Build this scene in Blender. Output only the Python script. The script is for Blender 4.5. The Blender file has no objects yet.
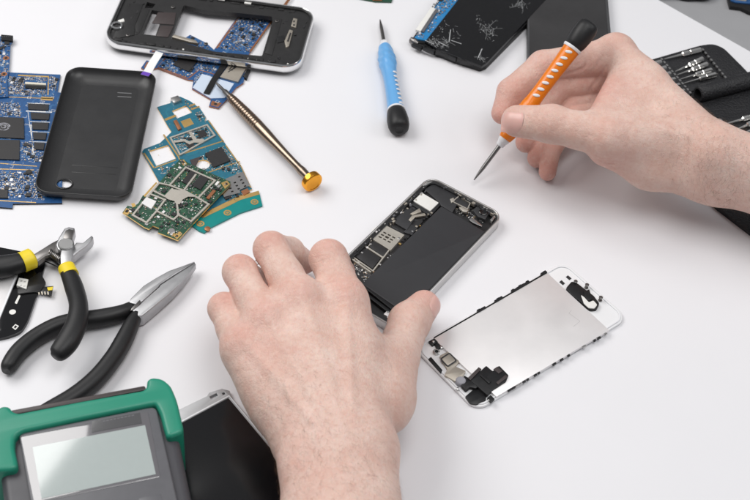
import bpy, bmesh, math, random
import numpy as np
from mathutils import Vector, Matrix
from mathutils.geometry import tessellate_polygon

S = 0.001                      # millimetres to metres
SC = bpy.context.scene
COL = SC.collection
PI = math.pi

# ------------------------------------------------------------------ camera model (also used to measure positions off the table)
TH, FPX, CAMH, ROLL = math.radians(46.39), 1437.4, 662.4, math.radians(5.0)
CAMY = -CAMH / math.tan(TH)    # the world origin is the point of the table in the middle of the view
_s, _c = math.sin(TH), math.cos(TH)
_cr, _sr = math.cos(ROLL), math.sin(ROLL)


def W(px, py, z=0.0):
    """table-space point (mm) at height z seen at photograph pixel px, py"""
    du, dv = px - 375.0, py - 250.0
    u = du * _cr + dv * _sr
    v = -du * _sr + dv * _cr
    d = Vector((u, FPX * _c - v * _s, -FPX * _s - v * _c))
    t = (z - CAMH) / d.z
    return Vector((d.x * t, CAMY + d.y * t, z))


def V2(p):
    return Vector((p[0], p[1]))


class Fr:
    """a local frame (mm) lying on the table: origin at one pixel, x towards another"""

    def __init__(s, p0, p1, z=0.0, base=0.0):
        a, b = W(*p0, z), W(*p1, z)
        s.o = V2(a)
        s.ang = math.atan2(b.y - a.y, b.x - a.x)
        s.z, s.base = z, base
        s.e = Vector((math.cos(s.ang), math.sin(s.ang)))
        s.n = Vector((-s.e.y, s.e.x))

    def l(s, px, py, z=None):
        w = V2(W(px, py, s.z if z is None else z)) - s.o
        return (w.dot(s.e), w.dot(s.n))

    def l3(s, px, py, z):
        a = s.l(px, py, z)
        return Vector((a[0], a[1], z - s.base))

    def poly(s, pts, z=None):
        return [s.l(p[0], p[1], z) for p in pts]

    def place(s, o):
        o.location = (s.o.x * S, s.o.y * S, s.base * S)
        o.rotation_euler = (0, 0, s.ang)
        return o


def tag(o, label, cat, group=None, kind=None):
    if label: o['label'] = label
    if cat: o['category'] = cat
    if group: o['group'] = group
    if kind: o['kind'] = kind
    return o


def thing(name, fr, label, cat, group=None):
    o = bpy.data.objects.new(name, None)
    o.empty_display_size = 0.01
    COL.objects.link(o)
    if fr: fr.place(o)
    return tag(o, label, cat, group)


# ------------------------------------------------------------------ outlines
def rr(x0, x1, y0, y1, r, n=7):
    pts = []
    rs = r if isinstance(r, (list, tuple)) else (r, r, r, r)
    for (cx, cy, a0, q) in ((x1 - rs[0], y0 + rs[0], -90, rs[0]), (x1 - rs[1], y1 - rs[1], 0, rs[1]), (x0 + rs[2], y1 - rs[2], 90, rs[2]), (x0 + rs[3], y0 + rs[3], 180, rs[3])):
        for i in range(n + 1):
            a = math.radians(a0 + 90 * i / n)
            pts.append((cx + q * math.cos(a), cy + q * math.sin(a)))
    out = [pts[0]]
    for p in pts[1:]:
        if abs(p[0] - out[-1][0]) + abs(p[1] - out[-1][1]) > 1e-4: out.append(p)
    return out


def round_poly(pts, r, n=5):
    """round the corners of a polygon; r a number or one per corner"""
    out = []
    N = len(pts)
    for i in range(N):
        p, a, b = Vector(pts[i]), Vector(pts[i - 1]), Vector(pts[(i + 1) % N])
        q = r[i] if isinstance(r, (list, tuple)) else r
        da, db = (a - p), (b - p)
        la, lb = da.length, db.length
        if q <= 0 or la < 1e-6 or lb < 1e-6:
            out.append(tuple(p)); continue
        da /= la; db /= lb
        t = min(q, la * .45, lb * .45)
        s, e = p + da * t, p + db * t
        for k in range(n + 1):
            u = k / n
            out.append(tuple(s * (1 - u) ** 2 + p * 2 * u * (1 - u) + e * u * u))
    return out


def inside(p, poly):
    x, y = p[0], p[1]
    c = False
    j = len(poly) - 1
    for i in range(len(poly)):
        xi, yi = poly[i][0], poly[i][1]
        xj, yj = poly[j][0], poly[j][1]
        if (yi > y) != (yj > y) and x < (xj - xi) * (y - yi) / (yj - yi) + xi:
            c = not c
        j = i
    return c


def area2(p):
    return sum(p[i - 1][0] * p[i][1] - p[i][0] * p[i - 1][1] for i in range(len(p)))


def inset(poly, d):
    """shift a counter-clockwise outline inwards by d (simple mitre)"""
    N = len(poly)
    out = []
    sg = 1 if area2(poly) > 0 else -1
    for i in range(N):
        p, a, b = Vector(poly[i]), Vector(poly[i - 1]), Vector(poly[(i + 1) % N])
        e1, e2 = (p - a), (b - p)
        if e1.length < 1e-9 or e2.length < 1e-9:
            out.append(tuple(p)); continue
        e1.normalize(); e2.normalize()
        n1, n2 = Vector((-e1.y, e1.x)), Vector((-e2.y, e2.x))
        m = n1 + n2
        if m.length < 1e-6: m = n1
        m.normalize()
        k = max(.5, m.dot(n1))
        out.append(tuple(p + m * (sg * d / k)))
    return out


def catmull(P, n=8):
    P = [Vector(p) for p in P]
    out = []
    for i in range(len(P) - 1):
        p0 = P[i - 1] if i else P[0] * 2 - P[1]
        p1, p2 = P[i], P[i + 1]
        p3 = P[i + 2] if i + 2 < len(P) else P[-1] * 2 - P[-2]
        for k in range(n):
            t = k / n
            out.append(.5 * ((2 * p1) + (p2 - p0) * t + (2 * p0 - 5 * p1 + 4 * p2 - p3) * t * t + (3 * p1 - p0 - 3 * p2 + p3) * t ** 3))
    out.append(P[-1])
    return out


# ------------------------------------------------------------------ mesh builder (mm in, metres out)
class MB:
    def __init__(s):
        s.v, s.f, s.m = [], [], []

    def add(s, verts, faces, m=0):
        b = len(s.v)
        s.v += [tuple(v) for v in verts]
        for f in faces:
            s.f.append([b + i for i in f])
            s.m.append(m)
        return s

    def addbm(s, bm, m=None):
        bm.verts.ensure_lookup_table()
        bm.verts.index_update()
        b = len(s.v)
        s.v += [tuple(v.co) for v in bm.verts]
        for f in bm.faces:
            s.f.append([b + v.index for v in f.verts])
            s.m.append(f.material_index if m is None else m)
        bm.free()
        return s

    def box(s, x0, x1, y0, y1, z0, z1, m=0, rot=0.0, bev=0.0, seg=2, org=None):
        pts = [(x0, y0), (x1, y0), (x1, y1), (x0, y1)]
        if rot:
            c, q = math.cos(rot), math.sin(rot)
            cx, cy = org if org else ((x0 + x1) / 2, (y0 + y1) / 2)
            pts = [(cx + (x - cx) * c - (y - cy) * q, cy + (x - cx) * q + (y - cy) * c) for x, y in pts]
        return s.prism(pts, z0, z1, m, bev=bev, seg=seg)

    def prism(s, pts, z0, z1, m=0, holes=(), bev=0.0, seg=2, side=None, tilt=None, botbev=False):
        """a slab with outline pts (and holes) from z0 to z1; bev rounds the top edge"""
        side = m if side is None else side
        pts = [(p[0], p[1]) for p in pts]
        if area2(pts) < 0: pts = pts[::-1]
        hs = []
        for h in holes:
            h = [(p[0], p[1]) for p in h]
            hs.append(h[::-1] if area2(h) > 0 else h)
        loops = [pts] + hs
        levels = [(z0, 0.0)]
        if botbev and bev:
            levels = [(z0 + bev * (1 - math.cos(k * PI / 2 / seg)), bev * (1 - math.sin(k * PI / 2 / seg))) for k in range(seg)] + [(z0 + bev, 0.0)]
        if bev:
            for k in range(seg + 1):
                a = k * PI / 2 / seg
                levels.append((z1 - bev * (1 - math.sin(a)), bev * (1 - math.cos(a))))
        else:
            levels.append((z1, 0.0))
        verts = []
        rings = []
        for (z, d) in levels:
            row = []
            for lp in loops:
                q = inset(lp, d if area2(lp) > 0 else d) if d > 1e-9 else lp
                if d > 1e-9 and area2(lp) < 0:
                    q = inset(lp, -d)
                row.append(list(range(len(verts), len(verts) + len(q))))
                verts += [(p[0], p[1], z) for p in q]
            rings.append(row)
        faces, mm = [], []
        for a, b in zip(rings, rings[1:]):
            for la, lb in zip(a, b):
                n = len(la)
                for i in range(n):
                    j = (i + 1) % n
                    faces.append([la[i], la[j], lb[j], lb[i]]); mm.append(side)
        for ring, up in ((rings[0], False), (rings[-1], True)):
            flat = [i for l in ring for i in l]
            if len(loops) == 1 and len(pts) <= 4:
                f = list(ring[0])
                faces.append(f if up else f[::-1]); mm.append(m)
            else:
                tri = tessellate_polygon([[Vector((verts[i][0], verts[i][1], 0)) for i in l] for l in ring])
                for t in tri:
                    f = [flat[i] for i in t]
                    a, b, c = (verts[i] for i in f)
                    ccw = (b[0] - a[0]) * (c[1] - a[1]) - (b[1] - a[1]) * (c[0] - a[0]) > 0
                    faces.append(f if ccw == up else f[::-1]); mm.append(m)
        if tilt: verts = [tilt(v) for v in verts]
        b = len(s.v)
        s.v += verts
        for f, k in zip(faces, mm):
            s.f.append([b + i for i in f]); s.m.append(k)
        return s

    def sheet(s, pts, z, m=0):
        pts = [(p[0], p[1]) for p in pts]
        if area2(pts) < 0: pts = pts[::-1]
        if len(pts) <= 4:
            return s.add([(p[0], p[1], z) for p in pts], [list(range(len(pts)))], m)
        tri = tessellate_polygon([[Vector((p[0], p[1], 0)) for p in pts]])
        fs = []
        for t in tri:
            a, b, c = (pts[i] for i in t)
            ccw = (b[0] - a[0]) * (c[1] - a[1]) - (b[1] - a[1]) * (c[0] - a[0]) > 0
            fs.append(list(t) if ccw else list(t)[::-1])
        return s.add([(p[0], p[1], z) for p in pts], fs, m)

    def strip(s, a, b, w, z, m=0):
        a, b = Vector((a[0], a[1])), Vector((b[0], b[1]))
        d = b - a
        if d.length < 1e-6: return s
        d.normalize()
        n = Vector((-d.y, d.x)) * w / 2
        return s.sheet([a - n, b - n, b + n, a + n], z, m)

    def tube(s, path, radii, m=0, seg=14, flat=None, caps=True, up=(0, 0, 1), mats=None, shape=None):
        """radii per point, or (rx, rz) pairs: rx across, rz along 'up'"""
        P = [Vector(p) for p in path]
        n = len(P)
        if not isinstance(radii, (list, tuple)) or (isinstance(radii, tuple) and len(radii) == 2 and n != 2): radii = [radii] * n
        T = []
        for i in range(n):
            t = P[min(i + 1, n - 1)] - P[max(i - 1, 0)]
            T.append(t.normalized())
        up = Vector(up)
        nrm = (up - T[0] * up.dot(T[0]))
        if nrm.length < 1e-4: nrm = Vector((1, 0, 0)) - T[0] * T[0].x
        nrm.normalize()
        rings, verts = [], []
        for i in range(n):
            nrm = nrm - T[i] * nrm.dot(T[i])
            nrm.normalize()
            b = T[i].cross(nrm)
            r = radii[i]
            rx, rz = (r if isinstance(r, (list, tuple)) else (r, r))
            row = []
            for k in range(seg):
                a = 2 * PI * k / seg
                ca, sa = math.cos(a), math.sin(a)
                if shape:
                    q = (abs(ca) ** shape + abs(sa) ** shape) ** (-1 / shape)
                    ca, sa = ca * q, sa * q
                row.append(len(verts))
                verts.append(P[i] + b * (ca * rx) + nrm * (sa * rz))
            rings.append(row)
        faces, mm = [], []
        for i in range(n - 1):
            for k in range(seg):
                j = (k + 1) % seg
                faces.append([rings[i][k], rings[i][j], rings[i + 1][j], rings[i + 1][k]])
                mm.append(mats[i] if mats else m)
        if caps:
            faces.append(rings[0][::-1]); mm.append(mats[0] if mats else m)
            faces.append(rings[-1][:]); mm.append(mats[-1] if mats else m)
        b0 = len(s.v)
        s.v += [tuple(v) for v in verts]
        for f, k in zip(faces, mm):
            s.f.append([b0 + i for i in f]); s.m.append(k)
        return s

    def lathe(s, p0, d, prof, m=0, seg=24, caps=True, mats=None):
        """prof: (distance along d, radius)"""
        p0, d = Vector(p0), Vector(d).normalized()
        a = Vector((0, 0, 1)) if abs(d.z) < .9 else Vector((1, 0, 0))
        n = (a - d * a.dot(d)).normalized()
        b = d.cross(n)
        verts, faces, mm = [], [], []
        for (t, r) in prof:
            for k in range(seg):
                q = 2 * PI * k / seg
                verts.append(p0 + d * t + (b * math.cos(q) + n * math.sin(q)) * max(r, 1e-3))
        for i in range(len(prof) - 1):
            for k in range(seg):
                j = (k + 1) % seg
                faces.append([i * seg + k, i * seg + j, (i + 1) * seg + j, (i + 1) * seg + k])
                mm.append(mats[i] if mats else m)
        if caps:
            faces.append(list(range(seg))[::-1]); mm.append(mats[0] if mats else m)
            L = (len(prof) - 1) * seg
            faces.append([L + k for k in range(seg)]); mm.append(mats[-1] if mats else m)
        b0 = len(s.v)
        s.v += [tuple(v) for v in verts]
        for f, k in zip(faces, mm):
            s.f.append([b0 + i for i in f]); s.m.append(k)
        return s

    def disc(s, cx, cy, r, z, m=0, seg=18, r2=None):
        if r2 is None:
            return s.sheet([(cx + r * math.cos(2 * PI * k / seg), cy + r * math.sin(2 * PI * k / seg)) for k in range(seg)], z, m)
        v, f = [], []
        for k in range(seg):
            a = 2 * PI * k / seg
            v += [(cx + r * math.cos(a), cy + r * math.sin(a), z), (cx + r2 * math.cos(a), cy + r2 * math.sin(a), z)]
        for k in range(seg):
            j = (k + 1) % seg
            f.append([2 * k, 2 * j, 2 * j + 1, 2 * k + 1])
        return s.add(v, f, m)

    def build_each(s, name, mats, parent=None, ang=32):
        """every separate piece becomes an object of its own"""
        up = list(range(len(s.v)))
        def find(i):
            while up[i] != i:
                up[i] = up[up[i]]; i = up[i]
            return i
        for f in s.f:
            a = find(f[0])
            for i in f[1:]: up[find(i)] = a
        groups = {}
        for f, m in zip(s.f, s.m): groups.setdefault(find(f[0]), []).append((f, m))
        out = []
        for g in groups.values():
            ids = sorted({i for f, m in g for i in f})
            mp = {i: k for k, i in enumerate(ids)}
            q = MB()
            q.v = [s.v[i] for i in ids]
            q.f = [[mp[i] for i in f] for f, m in g]
            q.m = [m for f, m in g]
            out.append(q.build(name, mats, parent, ang=ang))
        return out

    def build(s, name, mats, parent=None, fr=None, ang=32, smooth=True):
        me = bpy.data.meshes.new(name)
        me.from_pydata([(v[0] * S, v[1] * S, v[2] * S) for v in s.v], [], s.f)
        ml = mats if isinstance(mats, (list, tuple)) else [mats]
        for m in ml: me.materials.append(m)
        me.polygons.foreach_set('material_index', s.m)
        me.polygons.foreach_set('use_smooth', [smooth] * len(s.f))
        me.update()
        if smooth and ang: me.set_sharp_from_angle(angle=math.radians(ang))
        o = bpy.data.objects.new(name, me)
        COL.objects.link(o)
        if parent: o.parent = parent
        if fr: fr.place(o)
        return o


# ------------------------------------------------------------------ materials
def lin(r, g, b):
    f = lambda c: (c / 12.92 if c <= .04045 else ((c + .055) / 1.055) ** 2.4)
    return (f(r / 255), f(g / 255), f(b / 255), 1)


_mats = {}


def mat(name, col, rough=.5, metal=0.0, noise=.0, nscale=300, bump=0.0, bscale=800, rvar=.08, coat=0.0, ior=1.5, sub=0.0, spec=.5, aniso=0.0, scratch=0.0, dust=0.0):
    """principled material with some uneven colour, gloss and relief; col in linear values"""
    if name in _mats: return _mats[name]
    m = bpy.data.materials.new(name)
    m.use_nodes = True
    nt = m.node_tree
    N, L = nt.nodes, nt.links
    p = N['Principled BSDF']
    c = tuple(col) if len(col) == 4 else tuple(col) + (1,)
    p.inputs['Base Color'].default_value = c
    p.inputs['Roughness'].default_value = rough
    p.inputs['Metallic'].default_value = metal
    p.inputs['IOR'].default_value = ior
    p.inputs['Specular IOR Level'].default_value = spec
    p.inputs['Coat Weight'].default_value = coat
    p.inputs['Coat Roughness'].default_value = .06
    p.inputs['Anisotropic'].default_value = aniso
    if sub:
        p.inputs['Subsurface Weight'].default_value = sub
        p.inputs['Subsurface Scale'].default_value = .002
    tc = N.new('ShaderNodeTexCoord')
    nz = N.new('ShaderNodeTexNoise')
    nz.inputs['Scale'].default_value = nscale
    nz.inputs['Detail'].default_value = 5
    L.new(tc.outputs['Object'], nz.inputs['Vector'])
    if noise:
        mx = N.new('ShaderNodeMix'); mx.data_type = 'RGBA'
        mx.inputs['A'].default_value = tuple(max(0, x * (1 - noise)) for x in c[:3]) + (1,)
        mx.inputs['B'].default_value = tuple(min(1, x * (1 + noise)) for x in c[:3]) + (1,)
        L.new(nz.outputs['Fac'], mx.inputs['Factor'])
        out = mx.outputs['Result']
        if dust:
            nd = N.new('ShaderNodeTexNoise'); nd.inputs['Scale'].default_value = 2200; nd.inputs['Detail'].default_value = 2
            L.new(tc.outputs['Object'], nd.inputs['Vector'])
            rp = N.new('ShaderNodeMapRange')
            rp.inputs['From Min'].default_value = .62; rp.inputs['From Max'].default_value = .8
            rp.inputs['To Max'].default_value = dust
            L.new(nd.outputs['Fac'], rp.inputs['Value'])
            m2 = N.new('ShaderNodeMix'); m2.data_type = 'RGBA'
            m2.inputs['B'].default_value = (.5, .5, .5, 1)
            L.new(rp.outputs['Result'], m2.inputs['Factor']); L.new(out, m2.inputs['A'])
            out = m2.outputs['Result']
        L.new(out, p.inputs['Base Color'])
    if rvar:
        n2 = N.new('ShaderNodeTexNoise'); n2.inputs['Scale'].default_value = nscale * .35; n2.inputs['Detail'].default_value = 6
        L.new(tc.outputs['Object'], n2.inputs['Vector'])
        mr = N.new('ShaderNodeMapRange')
        mr.inputs['To Min'].default_value = max(.02, rough - rvar); mr.inputs['To Max'].default_value = min(1, rough + rvar)
        L.new(n2.outputs['Fac'], mr.inputs['Value']); L.new(mr.outputs['Result'], p.inputs['Roughness'])
    if bump or scratch:
        bp = N.new('ShaderNodeBump'); bp.inputs['Distance'].default_value = .0003; bp.inputs['Strength'].default_value = bump or scratch
        n3 = N.new('ShaderNodeTexNoise'); n3.inputs['Scale'].default_value = bscale; n3.inputs['Detail'].default_value = 3
        if scratch:
            mp = N.new('ShaderNodeMapping'); mp.inputs['Scale'].default_value = (.06, 1, 1)
            L.new(tc.outputs['Object'], mp.inputs['Vector']); L.new(mp.outputs['Vector'], n3.inputs['Vector'])
        else:
            L.new(tc.outputs['Object'], n3.inputs['Vector'])
        L.new(n3.outputs['Fac'], bp.inputs['Height']); L.new(bp.outputs['Normal'], p.inputs['Normal'])
    _mats[name] = m
    return m


def grain(m, scale, strength, dist=.0004):
    """pebbled leather grain on top of a material"""
    nt = m.node_tree
    p = nt.nodes['Principled BSDF']
    v = nt.nodes.new('ShaderNodeTexVoronoi'); v.inputs['Scale'].default_value = scale; v.feature = 'SMOOTH_F1'
    tc = nt.nodes.new('ShaderNodeTexCoord')
    b = nt.nodes.new('ShaderNodeBump'); b.inputs['Strength'].default_value = strength; b.inputs['Distance'].default_value = dist; b.invert = True
    nt.links.new(tc.outputs['Object'], v.inputs['Vector'])
    nt.links.new(v.outputs['Distance'], b.inputs['Height'])
    if p.inputs['Normal'].links: nt.links.new(p.inputs['Normal'].links[0].from_socket, b.inputs['Normal'])
    nt.links.new(b.outputs['Normal'], p.inputs['Normal'])
    return m


M = dict(
    white_sheet=mat('white_sheet', (.765, .758, .78), .55, noise=.012, nscale=25, bump=.05, bscale=900),
    desk=mat('grey_desk', (.30, .30, .31), .5, noise=.06, nscale=60),
    black_plastic=mat('black_plastic', (.009, .009, .010), .40, spec=.35, noise=.25, nscale=400, bump=.10, bscale=1500, dust=.05),
    black_satin=mat('black_satin', (.014, .014, .015), .30, noise=.2, nscale=200, bump=.05, bscale=900, rvar=.12),
    black_rubber=mat('black_rubber', (.011, .011, .012), .46, spec=.4, noise=.2, nscale=300, bump=.12, bscale=1200, rvar=.06),
    dark_grey=mat('dark_grey_plastic', (.055, .054, .062), .45, noise=.1, nscale=200, bump=.1, bscale=1800),
    mid_grey=mat('mid_grey_plastic', (.11, .11, .12), .42, noise=.1, nscale=200, bump=.05, bscale=1500),
    light_grey=mat('light_grey_plastic', (.30, .30, .33), .35, noise=.05, nscale=100),
    green=mat('green_plastic', (.012, .235, .150), .40, noise=.08, nscale=60, bump=.07, bscale=1800),
    glass_black=mat('black_glass', (.004, .004, .005), .06, noise=.1, rvar=.03, nscale=60, coat=.3),
    lcd_off=mat('lcd_dark', (.005, .005, .006), .16, noise=.2, rvar=.05, nscale=50),
    steel=mat('steel', (.56, .55, .54), .28, 1, noise=.08, nscale=200, rvar=.08, scratch=.05, bscale=1500),
    steel_dark=mat('steel_dark', (.22, .21, .205), .32, 1, noise=.12, nscale=300, rvar=.08),
    tool_steel=mat('brushed_tool_steel', (.45, .45, .46), .44, .95, noise=.12, nscale=250, rvar=.1, scratch=.12, bscale=2500),
    silver=mat('silver_plate', (.82, .80, .80), .42, .5, noise=.10, nscale=55, rvar=.2, bump=.10, bscale=110),
    chrome=mat('chrome_rim', (.80, .80, .80), .13, 1, noise=.04, rvar=.05),
    shield=mat('tin_shield', (.50, .47, .42), .50, .75, noise=.08, nscale=300, rvar=.1, bump=.05),
    beige=mat('nickel_beige', (.50, .455, .39), .45, .8, noise=.06, nscale=200, rvar=.08),
    gold=mat('gold_pad', (.80, .53, .20), .34, .9, noise=.1, nscale=400, rvar=.08),
    copper=mat('copper_edge', (.36, .15, .07), .45, .6, noise=.2, nscale=400),
    gold_cap=mat('anodised_gold', (.90, .40, .045), .22, 1, noise=.06, rvar=.06),
    bronze=mat('anodised_bronze', (.29, .225, .175), .26, 1, noise=.08, rvar=.06),
    blue_mask=mat('blue_solder_mask', (.019, .082, .225), .34, noise=.3, nscale=500, rvar=.08),
    blue_trace=mat('blue_trace', (.07, .19, .39), .32, noise=.1, nscale=500),
    teal_mask=mat('teal_solder_mask', (.020, .135, .20), .32, noise=.2, nscale=400, rvar=.08),
    teal_trace=mat('teal_trace', (.025, .20, .27), .32, noise=.1, nscale=500),
    sea_mask=mat('sea_green_mask', (.004, .215, .205), .30, noise=.12, nscale=200),
    green_mask=mat('green_solder_mask', (.018, .070, .040), .34, noise=.25, nscale=400, rvar=.08),
    green_trace=mat('green_trace', (.05, .14, .075), .34, noise=.1, nscale=500),
    chip=mat('chip_epoxy', (.020, .019, .020), .42, noise=.15, nscale=900, bump=.12, bscale=4000, dust=.04),
    chip_brown=mat('chip_brown', (.045, .034, .034), .5, noise=.15, nscale=500, bump=.1, bscale=3000),
    tan=mat('ceramic_tan', (.36, .25, .16), .45, noise=.2, nscale=900),
    white_part=mat('white_part', (.74, .73, .70), .45, noise=.04),
    cream=mat('cream_connector', (.66, .62, .52), .45, noise=.05),
    solder=mat('solder', (.55, .54, .53), .4, .9, noise=.1, rvar=.1),
    label_blue=mat('pale_blue_label', (.58, .66, .78), .35, .1, noise=.06, nscale=120),
    paper=mat('paper_tab', (.80, .80, .79), .7, noise=.02),
    purple=mat('purple_print', (.13, .05, .42), .6, noise=.05),
    orange=mat('orange_plastic', (.80, .205, .006), .28, noise=.05, nscale=100, sub=.05),
    sky=mat('blue_handle_plastic', (.14, .38, .70), .30, noise=.06, nscale=150, sub=.05),
    white_plastic=mat('white_plastic', (.76, .76, .78), .35, noise=.03),
    yellow=mat('yellow_rubber', (.78, .60, .02), .45, noise=.06),
    flex=mat('black_flex', (.010, .010, .011), .36, spec=.4, noise=.3, nscale=300, rvar=.1),
    battery=mat('battery_wrap', (.026, .026, .029), .50, spec=.45, noise=.10, nscale=90, bump=.10, bscale=140, rvar=.06, dust=.02),
    leather=mat('black_leather', (.016, .016, .018), .50, spec=.4, noise=.3, nscale=700, bump=.9, bscale=1700, rvar=.1),
    rim_white=mat('white_rim', (.66, .65, .64), .30, .75, noise=.04),
    crack=mat('crack_glint', (.55, .56, .57), .35, noise=.2),
    etch=mat('pale_print', (.16, .16, .165), .5, noise=.1),
    glass_white=mat('white_front_glass', (.80, .80, .81), .12, noise=.015, coat=.5),
    lcd_face=mat('lcd_face', (.40, .45, .44), .30, noise=.03, nscale=80),
)

grain(M['leather'], 750, .9, .0006)
# ------------------------------------------------------------------ circuit board dressing
PARTM = [M['chip'], M['tan'], M['solder'], M['gold'], M['white_part'], M['mid_grey'], M['beige'], M['silver']]


def scatter(mb, poly, z, n, seed, excl=(), ang=0.0, big=1.0, kinds='rrrcccccppppiig', occ=None):
    """small soldered components inside poly"""
    R = random.Random(seed)
    xs, ys = [p[0] for p in poly], [p[1] for p in poly]
    occ = [] if occ is None else occ
    tries = 0
    put = 0
    ca, sa = math.cos(ang), math.sin(ang)
    while put < n and tries < n * 25:
        tries += 1
        x, y = R.uniform(min(xs), max(xs)), R.uniform(min(ys), max(ys))
        g = .55
        x, y = round(x / g) * g, round(y / g) * g
        k = R.choice(kinds)
        rot = ang + (PI / 2 if R.random() < .5 else 0)
        if k == 'i':
            w = R.choice([1.8, 2.2, 2.8, 3.4]) * big; h = w * R.choice([1, 1, .7])
        elif k == 'g':
            w = R.uniform(1.8, 2.6) * big; h = w * .75
        elif k == 'p':
            w = R.uniform(.5, 1.0) * big; h = w
        else:
            w = R.choice([1.0, 1.3, 1.7]) * big; h = w * .5
        rad = max(w, h) * .5 + .12
        if not all(inside((x + dx * rad, y + dy * rad), poly) for dx, dy in ((1, 1), (-1, 1), (1, -1), (-1, -1))): continue
        if any(inside((x, y), e) for e in excl): continue
        if any((x - a) ** 2 + (y - b) ** 2 < ((rad + r) * .82) ** 2 for a, b, r in occ): continue
        occ.append((x, y, rad))
        put += 1
        bx = lambda a, b, c, d, z0, z1, m: mb.box(x + a, x + b, y + c, y + d, z0, z1, m, rot=rot, org=(x, y))
        if k == 'i':
            bx(-w / 2, w / 2, -h / 2, h / 2, z, z + R.uniform(.6, .9), 0)
        elif k == 'g':
            bx(-w / 2, w / 2, -h / 2, h / 2, z, z + .8, R.choice([7, 5, 2]))
        elif k == 'p':
            mb.sheet([(x + w / 2 * a * ca - h / 2 * b * sa, y + w / 2 * a * sa + h / 2 * b * ca) for a, b in ((-1, -1), (1, -1), (1, 1), (-1, 1))], z + .035, R.choice([2, 3, 2, 4]))
        else:
            mk = 0 if k == 'r' else R.choice([1, 1, 4, 5])
            hh = R.uniform(.4, .65)
            bx(-w * .28, w * .28, -h / 2, h / 2, z, z + hh, mk)
            bx(-w / 2, -w * .28, -h / 2 - .01, h / 2 + .01, z, z + hh + .02, 2)
            bx(w * .28, w / 2, -h / 2 - .01, h / 2 + .01, z, z + hh + .02, 2)
    return mb


def traces(mb, poly, z, n, seed, m=1, excl=(), ang=0.0, w=(.14, .32), ln=(2, 9)):
    R = random.Random(seed)
    xs, ys = [p[0] for p in poly], [p[1] for p in poly]
    k = 0
    for t in range(n * 3):
        if k >= n: break
        x, y = R.uniform(min(xs), max(xs)), R.uniform(min(ys), max(ys))
        a = ang + R.choice([0, PI / 2, PI, -PI / 2])
        ww = R.uniform(*w)
        rep = R.choice([1, 1, 2, 4])
        if not inside((x, y), poly): continue
        k += 1
        segs = []
        for q in range(R.choice([1, 2, 3])):
            L = R.uniform(*ln)
            nx, ny = x + math.cos(a) * L, y + math.sin(a) * L
            segs.append(((x, y), (nx, ny)))
            x, y = nx, ny
            a += R.choice([-PI / 4, PI / 4, PI / 2, -PI / 2])
        for r in range(rep):
            off = r * ww * 2.4
            for (p, q) in segs:
                p = (p[0] + off, p[1] + off); q = (q[0] + off, q[1] + off)
                if all(inside(((p[0] * (1 - f) + q[0] * f), (p[1] * (1 - f) + q[1] * f)), poly) for f in (0, .33, .66, 1)) and not any(inside(p, e) or inside(q, e) for e in excl):
                    z += .00012
                    mb.strip(p, q, ww, z + .012, m)
        if R.random() < .8:
            if inside((x, y), poly): mb.disc(x, y, R.uniform(.18, .34), z + .03, R.choice([2, 3, 3]), 10)
    return mb


def silk(mb, poly, z, n, seed, m, ang=0.0, excl=()):
    """printed white outlines"""
    R = random.Random(seed)
    xs, ys = [p[0] for p in poly], [p[1] for p in poly]
    k = 0
    for t in range(n * 6):
        if k >= n: break
        x, y = R.uniform(min(xs), max(xs)), R.uniform(min(ys), max(ys))
        w, h = R.uniform(1.0, 3.4), R.uniform(.8, 2.4)
        c = [(x, y), (x + w, y), (x + w, y + h), (x, y + h)]
        if not all(inside(q, poly) for q in c) or any(inside(q, e) for q in c for e in excl): continue
        k += 1
        for i in range(R.choice([2, 3, 4])):
            z += .0001
            mb.strip(c[i], c[(i + 1) % 4], R.uniform(.16, .26), z + .04, m)
    return mb


def chip(parent, fr, x0, x1, y0, y1, z, h=.9, rot=0, org=None, m='chip', name='chip', marks=0, seed=0):
    mb = MB().box(x0, x1, y0, y1, z, z + h, 0, rot=rot, bev=.12, seg=1, org=org)
    o = mb.build(name, [M[m], M['etch']], parent)
    return o


def chip_px(parent, fr, px, z, h=.9, m='chip', name='chip', bev=.12):
    mb = MB().prism(fr.poly(px), z, z + h, 0, bev=bev, seg=1)
    return mb.build(name, [M[m]], parent)


def bars(mb, pts, w, z0, z1, m=0, closed=True):
    """a wall of width w along a polyline (shield frame edges)"""
    P = [Vector(p) for p in pts]
    n = len(P)
    for i in range(n if closed else n - 1):
        a, b = P[i], P[(i + 1) % n]
        d = (b - a)
        if d.length < 1e-6: continue
        d.normalize()
        nn = Vector((-d.y, d.x)) * w / 2
        e = d * (w / 2 - .002 * (i + 1))
        dz = .003 * i
        mb.prism([a - e - nn, b + e - nn, b + e + nn, a - e + nn], z0, z1 + dz, m, bev=.08, seg=1)
    return mb


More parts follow.
